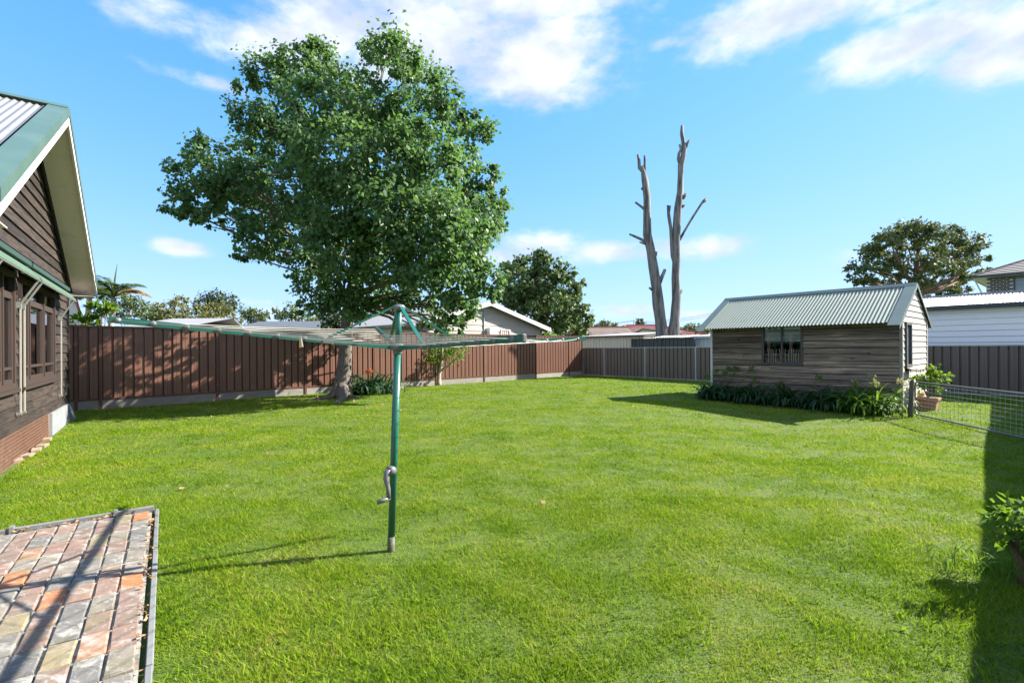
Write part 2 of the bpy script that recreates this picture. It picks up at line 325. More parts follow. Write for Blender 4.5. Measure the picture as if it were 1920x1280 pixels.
def grass_mat():
    m = bpy.data.materials.new('lawn_blade'); m.use_nodes = True
    nt = m.node_tree; bs = nt.nodes['Principled BSDF']; out = nt.nodes['Material Output']
    bs.inputs['Roughness'].default_value = .75; bs.inputs['Specular IOR Level'].default_value = .1
    at_ = nt.nodes.new('ShaderNodeAttribute'); at_.attribute_name = 'tone'
    geo = nt.nodes.new('ShaderNodeNewGeometry')
    mpp = nt.nodes.new('ShaderNodeMapping'); mpp.inputs['Scale'].default_value = (1.1, 1.1, .01); nt.links.new(geo.outputs['Position'], mpp.inputs[0])
    n = nt.nodes.new('ShaderNodeTexNoise'); n.inputs['Scale'].default_value = 1; n.inputs['Detail'].default_value = 7; n.inputs['Roughness'].default_value = .68
    nt.links.new(mpp.outputs[0], n.inputs['Vector'])
    a = nt.nodes.new('ShaderNodeMath'); a.operation = 'MULTIPLY_ADD'; a.inputs[1].default_value = 1.7; a.inputs[2].default_value = -.85
    nt.links.new(n.outputs[0], a.inputs[0])
    s = nt.nodes.new('ShaderNodeMath'); s.operation = 'ADD'; nt.links.new(a.outputs[0], s.inputs[0]); nt.links.new(at_.outputs['Fac'], s.inputs[1])
    rp = nt.nodes.new('ShaderNodeValToRGB'); el = rp.color_ramp.elements
    el[0].position, el[0].color = 0, (.075, .142, .008, 1); el[1].position, el[1].color = 1, (.36, .29, .125, 1)
    for p, c in ((.33, (.132, .232, .009)), (.60, (.200, .295, .015)), (.82, (.285, .31, .038))):
        e = el.new(p); e.color = (*c, 1)
    nt.links.new(s.outputs[0], rp.inputs[0]); nt.links.new(rp.outputs[0], bs.inputs['Base Color'])
    tr = nt.nodes.new('ShaderNodeBsdfTranslucent')
    hs = nt.nodes.new('ShaderNodeHueSaturation'); hs.inputs['Value'].default_value = 1.35; nt.links.new(rp.outputs[0], hs.inputs['Color']); nt.links.new(hs.outputs[0], tr.inputs[0])
    ms = nt.nodes.new('ShaderNodeMixShader'); ms.inputs[0].default_value = .42
    nt.links.new(bs.outputs[0], ms.inputs[1]); nt.links.new(tr.outputs[0], ms.inputs[2]); nt.links.new(ms.outputs[0], out.inputs['Surface'])
    return m
G['grass'] = grass_mat()

# ------------------------------------------------------------------ builders
COL = sc.collection
def gh(x, y):
    return -0.13 * math.exp(-((x - 5.0) ** 2 + (y - 8.6) ** 2) / (2 * 1.9 ** 2))
def ghn(x, y):
    return -0.13 * np.exp(-((x - 5.0) ** 2 + (y - 8.6) ** 2) / (2 * 1.9 ** 2))
class Fr:
    """local frame: a, b horizontal axes, c up"""
    def __init__(s, o, a, b=None):
        s.o = Vector((o[0], o[1], o[2] if len(o) > 2 else 0))
        s.a = Vector((a[0], a[1], 0)).normalized()
        s.b = Vector((b[0], b[1], 0)).normalized() if b is not None else Vector((-s.a.y, s.a.x, 0))
    def p(s, a, b, c):
        return s.o + s.a * a + s.b * b + Vector((0, 0, c))
def thing(name, label, cat, loc, group=None, kind=None):
    o = bpy.data.objects.new(name, None); COL.objects.link(o)
    o.empty_display_size = .2
    o.location = loc
    tag(o, label, cat, group, kind); return o
def tag(o, label=None, cat=None, group=None, kind=None):
    if label: o['label'] = label
    if cat: o['category'] = cat
    if group: o['group'] = group
    if kind: o['kind'] = kind
    return o
def base_of(o):
    v = Vector((0, 0, 0))
    while o is not None:
        v += Vector(o.location); o = o.parent
    return v
class MB:
    def __init__(s): s.v, s.f = [], []
    def quad(s, *pts):
        n = len(s.v); s.v += [Vector(p) for p in pts]; s.f.append(tuple(range(n, n + len(pts)))); return s
    def hexa(s, p):            # p: 8 points, bottom ring 0-3, top ring 4-7
        n = len(s.v); s.v += [Vector(q) for q in p]
        s.f += [(n, n+3, n+2, n+1), (n+4, n+5, n+6, n+7)] + [(n+i, n+(i+1) % 4, n+4+(i+1) % 4, n+4+i) for i in range(4)]; return s
    def box(s, fr, a0, a1, b0, b1, c0, c1):
        return s.hexa([fr.p(a0, b0, c0), fr.p(a1, b0, c0), fr.p(a1, b1, c0), fr.p(a0, b1, c0), fr.p(a0, b0, c1), fr.p(a1, b0, c1), fr.p(a1, b1, c1), fr.p(a0, b1, c1)])
    def prism(s, ring0, ring1):
        n = len(s.v); k = len(ring0); s.v += [Vector(q) for q in ring0] + [Vector(q) for q in ring1]
        s.f += [tuple(range(n + k - 1, n - 1, -1)), tuple(range(n + k, n + 2 * k))] + [(n+i, n+(i+1) % k, n+k+(i+1) % k, n+k+i) for i in range(k)]; return s
    def beam(s, p0, p1, w, h, up=(0, 0, 1)):
        p0, p1 = Vector(p0), Vector(p1); d = (p1 - p0).normalized(); sd = d.cross(Vector(up)).normalized(); u = sd.cross(d)
        r = lambda p: [p + sd * w / 2 + u * h / 2, p - sd * w / 2 + u * h / 2, p - sd * w / 2 - u * h / 2, p + sd * w / 2 - u * h / 2]
        return s.prism(r(p0), r(p1))
    def tube(s, pts, rad, n=8, lump=0.0):
        pts = [Vector(p) for p in pts]; N = len(pts)
        rad = rad if hasattr(rad, '__len__') else [rad] * N
        i0 = len(s.v); prev = None
        for i, p in enumerate(pts):
            d = (pts[min(i+1, N-1)] - pts[max(i-1, 0)]).normalized()
            ref = prev if prev is not None else (Vector((1, 0, 0)) if abs(d.x) < .9 else Vector((0, 1, 0)))
            sx = (ref - d * ref.dot(d)).normalized(); prev = sx; sy = d.cross(sx)
            for k in range(n):
                an = 2 * math.pi * k / n
                rr = rad[i] * (1 + lump * mnoise.noise(Vector((p.x*3 + 5*math.cos(an), p.y*3 + 5*math.sin(an), p.z * .8))))
                s.v.append(p + sx * math.cos(an) * rr + sy * math.sin(an) * rr)
        for i in range(N - 1):
            for k in range(n):
                a, b = i0 + i*n + k, i0 + i*n + (k+1) % n
                s.f.append((a, b, b + n, a + n))
        s.f.append(tuple(range(i0 + n - 1, i0 - 1, -1))); s.f.append(tuple(range(i0 + (N-1)*n, i0 + N*n)))
        return s
    def lathe(s, c, prof, n=14, axis=None):
        """rings of (radius, height) around the vertical (or axis) through c"""
        c = Vector(c); ax = Vector(axis).normalized() if axis is not None else Vector((0, 0, 1))
        x = Vector((1, 0, 0)) if abs(ax.x) < .9 else Vector((0, 1, 0)); x = (x - ax * x.dot(ax)).normalized(); y = ax.cross(x)
        i0 = len(s.v)
        for r, h in prof:
            for k in range(n):
                an = 2 * math.pi * k / n; s.v.append(c + ax * h + (x * math.cos(an) + y * math.sin(an)) * r)
        for i in range(len(prof) - 1):
            for k in range(n):
                a, b = i0 + i*n + k, i0 + i*n + (k+1) % n
                s.f.append((a, b, b + n, a + n))
        s.f.append(tuple(range(i0 + n - 1, i0 - 1, -1))); s.f.append(tuple(range(i0 + (len(prof)-1)*n, i0 + len(prof)*n)))
        return s
    def sheet(s, P, prof, l0, l1, th):
        """corrugated sheet: P(t, l, h) -> point; prof = list of (t, h) across; runs from l0 to l1; th thick"""
        n = len(s.v); k = len(prof)
        for l in (l0, l1):
            for dh in (0, -th):
                for t, h in prof: s.v.append(P(t, l, h + dh))
        for i in range(k - 1):
            s.f.append((n+i, n+i+1, n+2*k+i+1, n+2*k+i)); s.f.append((n+k+i, n+3*k+i, n+3*k+i+1, n+k+i+1))
            s.f.append((n+i, n+k+i, n+k+i+1, n+i+1)); s.f.append((n+2*k+i, n+2*k+i+1, n+3*k+i+1, n+3*k+i))
        for i in (0, k - 1): s.f.append((n+i, n+2*k+i, n+3*k+i, n+k+i))
        return s
    def build(s, name, mat, parent=None, loc=None, smooth=False, fix=True, bevel=0.0):
        b = base_of(parent) if parent is not None else Vector(loc if loc is not None else (0, 0, 0))
        me = bpy.data.meshes.new(name); me.from_pydata([tuple(v - b) for v in s.v], [], s.f)
        if fix:
            bm = bmesh.new(); bm.from_mesh(me); bmesh.ops.recalc_face_normals(bm, faces=bm.faces)
            if bevel: bmesh.ops.bevel(bm, geom=list(bm.edges), offset=bevel, segments=1, affect='EDGES', clamp_overlap=True)
            bm.to_mesh(me); bm.free()
        if smooth: me.polygons.foreach_set('use_smooth', [True] * len(me.polygons))
        me.materials.append(mat)
        o = bpy.data.objects.new(name, me); COL.objects.link(o)
        if parent is not None: o.parent = parent
        else: o.location = b
        return o

def quads_obj(name, V, mat, parent, tone=None, tri=False, loc=None):
    """V: (N, k, 3) world points, one face each"""
    b = np.array(base_of(parent) if parent is not None else (loc or (0, 0, 0)))
    N, k, _ = V.shape
    me = bpy.data.meshes.new(name)
    me.vertices.add(N * k); me.vertices.foreach_set('co', (V - b).astype(np.float32).ravel())
    me.loops.add(N * k); me.loops.foreach_set('vertex_index', np.arange(N * k, dtype=np.int32))
    me.polygons.add(N); me.polygons.foreach_set('loop_start', np.arange(0, N * k, k, dtype=np.int32))
    me.update(calc_edges=True)
    if tone is not None:
        a = me.attributes.new('tone', 'FLOAT', 'POINT'); a.data.foreach_set('value', np.repeat(tone, k).astype(np.float32))
    me.materials.append(mat)
    o = bpy.data.objects.new(name, me); COL.objects.link(o)
    if parent is not None: o.parent = parent
    else: o.location = b
    return o
def norm(a): return a / np.maximum(np.linalg.norm(a, axis=1, keepdims=True), 1e-9)
def leaves(P, D, Nn, size, wid=.40, fold=.10):
    D = norm(D); Nn = norm(Nn - D * (Nn * D).sum(1, keepdims=True)); S = np.cross(D, Nn); s = size[:, None]
    return np.stack([P, P + D*.42*s - S*wid*s + Nn*fold*s, P + D*s, P + D*.42*s + S*wid*s + Nn*fold*s], 1)
def crown_pts(clumps, total, sub=22, spread=.20, droop=.75, size=.12, seed=1, up=.5, wid=.40):
    """clumps: (centre, radii) ; leaves gather in twig ends over each clump"""
    rg = np.random.default_rng(seed)
    W = np.array([np.prod(c[1]) ** (2/3) for c in clumps]); W = W / W.sum(); out = []
    for (c, r), w in zip(clumps, W):
        n = max(8, int(total * w)); c = np.array(c); r = np.array(r)
        k = max(4, int(sub * (np.mean(r) ** 1.2)))
        d = norm(rg.normal(size=(k, 3))); rad = rg.uniform(.45, 1.0, (k, 1)) ** .6
        sc_ = d * rad
        wgt = rg.uniform(.3, 1.6, k); idx = rg.choice(k, n, p=wgt / wgt.sum())
        q = sc_[idx] + rg.normal(size=(n, 3)) * spread * rg.uniform(.5, 1.3, (k, 1))[idx]
        P = c + q * r
        outd = norm(q + 1e-6)
        D = outd * .55 + np.array([0, 0, -droop]) + rg.normal(size=(n, 3)) * .55
        Nn = outd * .7 + np.array([0, 0, up]) + rg.normal(size=(n, 3)) * .55
        out.append(leaves(P, D, Nn, size * rg.uniform(.65, 1.3, n), wid))
    return np.concatenate(out)
def px_clumps(lst, Y, dspread, seed=0, flat=1.0, copies=1, zmin=None):
    rg = random.Random(seed); res = []
    for i, c in enumerate(lst):
        x, y, r = c[:3]
        for q in range(copies):
            dy = c[3] if len(c) > 3 else rg.uniform(-1, 1) * dspread
            Yd = Y + dy
            p = at(x, y, Yd); rm = r * Y / F_PX
            if zmin: p.z = max(p.z, zmin)
            res.append((tuple(p), (rm, rm, rm * flat)))
    return res
def limb(mb, p0, p1, r0, r1, n=8, seg=6, wob=.12, sag=0.0, rs=0):
    rg = random.Random(rs); p0, p1 = Vector(p0), Vector(p1); L = (p1 - p0).length; pts, rad = [], []
    for i in range(seg + 1):
        t = i / seg; p = p0.lerp(p1, t)
        k = math.sin(math.pi * t) * L * wob
        if 0 < i < seg: p = p + Vector((rg.uniform(-1, 1), rg.uniform(-1, 1), rg.uniform(-.5, .5))) * k * .6 + Vector((0, 0, sag * math.sin(math.pi * t) * L))
        pts.append(p); rad.append(r0 + (r1 - r0) * t)
    mb.tube(pts, rad, n); return pts

# ------------------------------------------------------------------ block layout
FE0, FED = Vector((-10.05, 11.8, 0)), Vector((.711, .703, 0)).normalized()       # brown fence
CORNER = Vector((3.70, 25.40, 0))
FED = (CORNER - FE0).normalized()
BFD = Vector((.636, -.772, 0)).normalized()                                       # back fence
RC = None                                                                         # right rear corner
def isect(p, d, q, e):
    den = d.x * e.y - d.y * e.x; t = ((q.x - p.x) * e.y - (q.y - p.y) * e.x) / den; return t
def fence_u(x, o, d):                                                             # where a picture column meets a fence line
    r = px_dir(x, 653); return isect(o, d, Vector((0, 0, 0)), Vector((r.x, 1, 0)))
RFO, RFD = Vector((1.66, 0, 0)), Vector((.7071, .7071, 0))                        # right boundary
RC = CORNER + BFD * isect(CORNER, BFD, RFO, RFD)
HO, HA, HB = Vector((-6.06, 5.72, 0)), Vector((-.588, .81, 0)), Vector((.81, .588, 0))
H = Fr(HO, HA, HB)
SO, SA, SB = Vector((8.45, 10.5, 0)), Vector((-.649, .760, 0)), Vector((-.760, -.649, 0))
S = Fr(SO, SA, SB)
SL, SW = 4.265, 2.62
PO, PA, PB = Vector((-3.12, 4.18, 0)), Vector((.582, -.813, 0)), Vector((-.813, -.582, 0))
PV = Fr(PO, PA, PB)

# ------------------------------------------------------------------ ground
def ground():
    ax = np.concatenate([[-900, -400, -200, -100, -60, -40, -30], np.linspace(-24, 24, 97), [30, 40, 60, 100, 200, 400, 900]])
    ay = np.concatenate([[-300, -60, -20, -8], np.linspace(-2, 30, 65), [34, 40, 60, 100, 160, 250, 400, 700, 1200]])
    X, Y = np.meshgrid(ax, ay); Z = ghn(X, Y)
    near = (np.abs(X) < 25) & (Y < 31)
    Z = Z + np.where(near, .012 * np.sin(X * 1.7 + Y * .6) * np.sin(Y * 1.3 - X * .4), 0)
    nx, ny = len(ax), len(ay)
    V = np.stack([X, Y, Z], -1).reshape(-1, 3)
    f = [(j*nx+i, j*nx+i+1, (j+1)*nx+i+1, (j+1)*nx+i) for j in range(ny-1) for i in range(nx-1)]
    me = bpy.data.meshes.new('ground'); me.from_pydata(V.tolist(), [], f); me.materials.append(G['ground'])
    me.polygons.foreach_set('use_smooth', [True] * len(me.polygons))
    o = bpy.data.objects.new('ground', me); COL.objects.link(o); o['kind'] = 'structure'
ground()

def in_lawn(x, y):
    def loc(fr, x, y): return (x - fr.o.x) * fr.a.x + (y - fr.o.y) * fr.a.y, (x - fr.o.x) * fr.b.x + (y - fr.o.y) * fr.b.y
    fn = Vector((FED.y, -FED.x, 0)); bn = Vector((BFD.y, -BFD.x, 0)); rn = Vector((-RFD.y, RFD.x, 0))
    d1 = (x - FE0.x) * fn.x + (y - FE0.y) * fn.y
    d2 = (x - CORNER.x) * bn.x + (y - CORNER.y) * bn.y
    d3 = (x - RFO.x) * rn.x + (y - RFO.y) * rn.y
    ha, hb = loc(H, x, y); sa, sb = loc(S, x, y); pa, pb = loc(PV, x, y)
    ok = (d1 > .03) & (d2 > .03) & (d3 > .03)
    ok &= ~((hb < .10) & (ha < 4.95)) 
    ok &= ~((sa > -.02) & (sa < SL + .02) & (sb < .03) & (sb > -SW - .03))
    ok &= ~((pa > -.06) & (pb > -.055))
    return ok
def lawn():
    rg = np.random.default_rng(5); VV, TT = [], []
    bands = [(1.35, 3.2, 27000), (3.2, 4.6, 19000), (4.6, 6.5, 10000), (6.5, 9, 5200), (9, 13, 2700), (13, 18, 1500), (18, 26.5, 850)]
    for y0, y1, dn in bands:
        x0, x1 = -1.25 * y1 - .3, 1.25 * y1 + .5
        n = int(dn * (y1 - y0) * (x1 - x0))
        x = rg.uniform(x0, x1, n); y = rg.uniform(y0, y1, n)
        k = in_lawn(x, y) & (np.abs(x) < 1.22 * y + .5); x, y = x[k], y[k]; n = len(x)
        # thin, worn patches
        cl = np.sin(x * 5.1 + np.sin(y * 4.3) * 1.7) * np.sin(y * 6.2 + np.sin(x * 3.7) * 1.9)
        k = rg.uniform(0, 1, n) < .78 + .22 * cl; x, y, cl = x[k], y[k], cl[k]; n = len(x)
        pb_ = gnd(733, 1031); k = rg.uniform(0, 1, n) > .8 * np.exp(-((x - pb_.x + .06) ** 2 + (y - pb_.y) ** 2) / .035); x, y, cl = x[k], y[k], cl[k]; n = len(x)
        z = ghn(x, y) + .012 * np.sin(x * 1.7 + y * .6) * np.sin(y * 1.3 - x * .4)
        h = rg.gamma(6, 1/6, n) * .0195 * (1 + .3 * cl)
        w = np.maximum(.0028, .00072 * y) * rg.uniform(.7, 1.4, n)
        an = rg.uniform(0, 2 * np.pi, n); lean = rg.uniform(.2, 1.5, n) * h
        hd = rg.uniform(0, 2 * np.pi, n)
        P = np.stack([x, y, z - .004], 1)
        sd = np.stack([np.cos(an), np.sin(an), np.zeros(n)], 1) * w[:, None]
        tip = P + np.stack([np.cos(hd) * lean, np.sin(hd) * lean, h], 1)
        VV.append(np.stack([P - sd, P + sd, tip], 1))
        TT.append(np.clip(rg.normal(.45, .20, n), 0, 1))
    V = np.concatenate(VV); T = np.concatenate(TT)
    o = quads_obj('lawn_grass', V, G['grass'], None, T); o['kind'] = 'stuff'
    tag(o, 'short bright green mown lawn covering the yard', 'grass')
    # taller tufts left by the mower
    N = 2600; y = rg.uniform(1.5, 9, N); x = rg.uniform(-1.2, 1.2, N) * y; k = in_lawn(x, y); x, y = x[k], y[k]
    nb = 7; x = np.repeat(x, nb) + rg.normal(0, .02, len(x) * nb); y = np.repeat(y, nb) + rg.normal(0, .02, len(y) * nb)
    k = in_lawn(x, y); x, y = x[k], y[k]; n = len(x)
    h = rg.uniform(.018, .046, n); hd = rg.uniform(0, 2*np.pi, n); ln = h * rg.uniform(.4, 1.4, n); an = rg.uniform(0, 2*np.pi, n)
    P = np.stack([x, y, ghn(x, y) - .004], 1); sd = np.stack([np.cos(an), np.sin(an), 0*an], 1) * .0034
    hv = np.stack([np.cos(hd) * ln, np.sin(hd) * ln, h], 1)
    mid = P + hv * .55 + np.stack([0*h, 0*h, h * .12], 1)
    V2 = np.concatenate([np.stack([P - sd, P + sd, mid + sd * .8, mid - sd * .8], 1)])
    V3 = np.stack([mid - sd * .8, mid + sd * .8, P + hv], 1)
    t = np.clip(rg.normal(.38, .15, n), 0, 1)
    a = quads_obj('grass_tufts', np.concatenate([V3, V2[:, [0, 1, 2]], V2[:, [0, 2, 3]]]), G['grass'], None, np.concatenate([t, t, t]))
    a['kind'] = 'stuff'; tag(a, 'longer grass tufts standing out of the lawn', 'grass')
lawn()

# ------------------------------------------------------------------ brick paving with timber edging
def paving():
    root = thing('brick_paving', 'old mixed brick paving with lime stains framed by grey timber edging', 'paving', PO, kind='structure')
    MB().box(PV, .0, 3.7, .0, 2.2, -.02, .027).build('sand_bed', G['mortar'], root)
    rg = random.Random(3); protos = []
    for q in range(5):
        m = MB(); hx, hy, hz, bv = .1095, .0535, .03, .007
        j = lambda: rg.uniform(-.0035, .0035)
        ring = lambda ex, ey, z: [Vector((sx * (hx - ex) + j(), sy * (hy - ey) + j(), z + j() * .4)) for sx, sy in ((-1, -1), (1, -1), (1, 1), (-1, 1))]
        r0, r1, r2 = ring(0, 0, -hz), ring(0, 0, hz - bv), ring(bv, bv, hz)
        m.v = r0 + r1 + r2
        m.f = [(i, (i+1) % 4, 4+(i+1) % 4, 4+i) for i in range(4)] + [(4+i, 4+(i+1) % 4, 8+(i+1) % 4, 8+i) for i in range(4)] + [(8, 9, 10, 11)]
        me = bpy.data.meshes.new('brick'); me.from_pydata([tuple(v) for v in m.v], [], m.f); me.materials.append(G['paver']); protos.append(me)
    ang = math.atan2(PA.y, PA.x); wob = [rg.uniform(-.012, .012) for _ in range(40)]
    for ia in range(15):
        for ib in range(17):
            a = .125 + ia * .2315 + wob[ib] * .8 + rg.uniform(-.003, .003); b = .068 + ib * .1165 + rg.uniform(-.002, .002)
            if a > 3.55: continue
            o = bpy.data.objects.new('brick', protos[rg.randrange(5)]); COL.objects.link(o); o.parent = root
            p = PV.p(a, b, .012 + rg.uniform(-.003, .004)) - PO; o.location = p
            o.rotation_euler = (rg.uniform(-.012, .012), rg.uniform(-.012, .012), ang + rg.uniform(-.016, .016) + (math.pi if rg.random() < .5 else 0))
            o.scale = (rg.uniform(.985, 1.005), rg.uniform(.975, 1.005), 1)
    eb = lambda a0, a1, b0, b1, c1: MB().box(PV, a0, a1, b0, b1, -.08, c1).build('edging_board', G['edging'], root, bevel=.004)
    eb(-.035, 1.05, -.050, -.022, .042); eb(1.06, 2.55, -.053, -.024, .045); eb(2.56, 3.7, -.050, -.022, .042)
    eb(-.062, -.032, -.015, .24, .068); eb(-.067, -.036, .25, .86, .064); eb(-.064, -.034, .87, 2.2, .062)
    for a, b in ((-.055, .245), (-.056, .865)):
        MB().box(PV, a - .03, a + .03, b - .012, b + .012, -.08, .078).build('stake', G['edging'], root)
    # dry leaves caught along the joint
    rn = np.random.default_rng(8); n = 110
    a = rn.uniform(-.02, 3.2, n) ; b = rn.normal(-.004, .012, n)
    n2 = 70; a = np.concatenate([a, rn.normal(-.01, .012, n2)]); b = np.concatenate([b, rn.uniform(.1, 1.0, n2)]); n += n2
    P = np.array([PV.p(a[i], b[i], .038 + rn.uniform(0, .018)) for i in range(n)])
    o = quads_obj('leaf_litter', leaves(P, rn.normal(size=(n, 3)) * (1, 1, .25), rn.normal(size=(n, 3)) * .5 + (0, 0, 1), rn.uniform(.015, .04, n), .3), G['dryleaf'], root); o['kind'] = 'stuff'
paving()

# ------------------------------------------------------------------ steel fences
def rib_profile(t0, t1, pitch, depth, rib):
    pr = []; n = max(1, round((t1 - t0) / pitch)); p = (t1 - t0) / n
    for i in range(n):
        s = t0 + i * p
        pr += [(s + .0005, 0), (s + rib * .5, 0), (s + rib * .5 + .008, depth), (s + p * .46, depth), (s + p * .475, depth + .004), (s + p * .525, depth + .004), (s + p * .54, depth), (s + p - rib * .5 - .008, depth), (s + p - rib * .5, 0)]
    pr.append((t1, 0)); return pr
def steel_fence(fr, posts, h0, h1, root, msheet, mpost, plinth=None, pitch=.205, depth=.062, post_w=.06, rail=.05, cap=None, step=None, per=3):
    """posts: positions along a ; sheets between h0 and h1"""
    for i, u in enumerate(posts):
        c1 = h1 + .004
        MB().box(fr, u - post_w / 2, u + post_w / 2, -.035, .045, -.05, c1).build('post', mpost, root)
    for i in range(len(posts) - 1):
        a0, a1 = posts[i] + post_w / 2 - .003, posts[i + 1] - post_w / 2 + .003
        n = max(1, round((a1 - a0) / .78)) if per else 1; w = (a1 - a0) / n
        for k in range(n):
            pr = rib_profile(a0 + k * w, a0 + (k + 1) * w - .001, pitch, depth, .034)
            m = MB().sheet(lambda t, l, h: fr.p(t, h - .044, l), pr, h0 + .012, h1 - .012, .003)
            m.build('fence_sheet', msheet, root, fix=False)
        MB().box(fr, a0, a1, -.030, .030, h1 - rail, h1).build('top_rail', cap or mpost, root)
        MB().box(fr, a0, a1, -.030, .034, h0, h0 + rail * .8).build('bottom_rail', mpost, root)
        if plinth: MB().box(fr, a0 - .02, a1 + .02, -.028, .020, -.06, h0 - .004).build('plinth_board', plinth, root)
fn = Vector((FED.y, -FED.x, 0))
FB = Fr(FE0, FED, fn)
def brown_fence():
    root = thing('steel_fence', 'brown ribbed steel fence on grey timber plinth boards behind the leafy tree', 'fence', FE0)
    posts = [-2.6, fence_u(142, FE0, FED)] + [fence_u(x, FE0, FED) for x in (188, 407, 572, 700, 817, 907, 1004, 1066)] + [(CORNER - FE0).length - .04]
    steel_fence(FB, posts, .225, 2.03, root, G['hfence'], G['hpost'], G['plinth'])
brown_fence()
bn = Vector((BFD.y, -BFD.x, 0))
if bn.dot(-CORNER) < 0: bn = -bn
FK = Fr(CORNER, BFD, bn)
def back_fence():
    root = thing('back_fence', 'grey brown ribbed steel fence with pale galvanised posts running behind the shed', 'fence', CORNER)
    us = [fence_u(x, CORNER, BFD) for x in (1133.5, 1210, 1305)]
    L = (RC - CORNER).length
    posts = [.03] + us
    while posts[-1] + 2.4 < L - .3: posts.append(posts[-1] + 2.42)
    posts.append(L - .03)
    steel_fence(FK, posts, .02, 1.44, root, G['gfence'], G['galv'], None, pitch=.2, depth=.062, post_w=.055, rail=.035)
back_fence()
rn_ = Vector((-RFD.y, RFD.x, 0))
FRt = Fr(RFO, RFD, rn_)
def side_fence():
    root = thing('boundary_fence', 'grey brown ribbed steel boundary fence shading the lawn edge by the small shrub', 'fence', RFO - RFD * 3)
    L = (RC - RFO).length; posts = [-3.0]
    while posts[-1] + 2.4 < L - .2: posts.append(posts[-1] + 2.42)
    posts.append(L - .06)
    steel_fence(FRt, posts, .03, 1.80, root, G['gfence'], G['galv'], None, pitch=.2, depth=.062, post_w=.055, rail=.035)
side_fence()

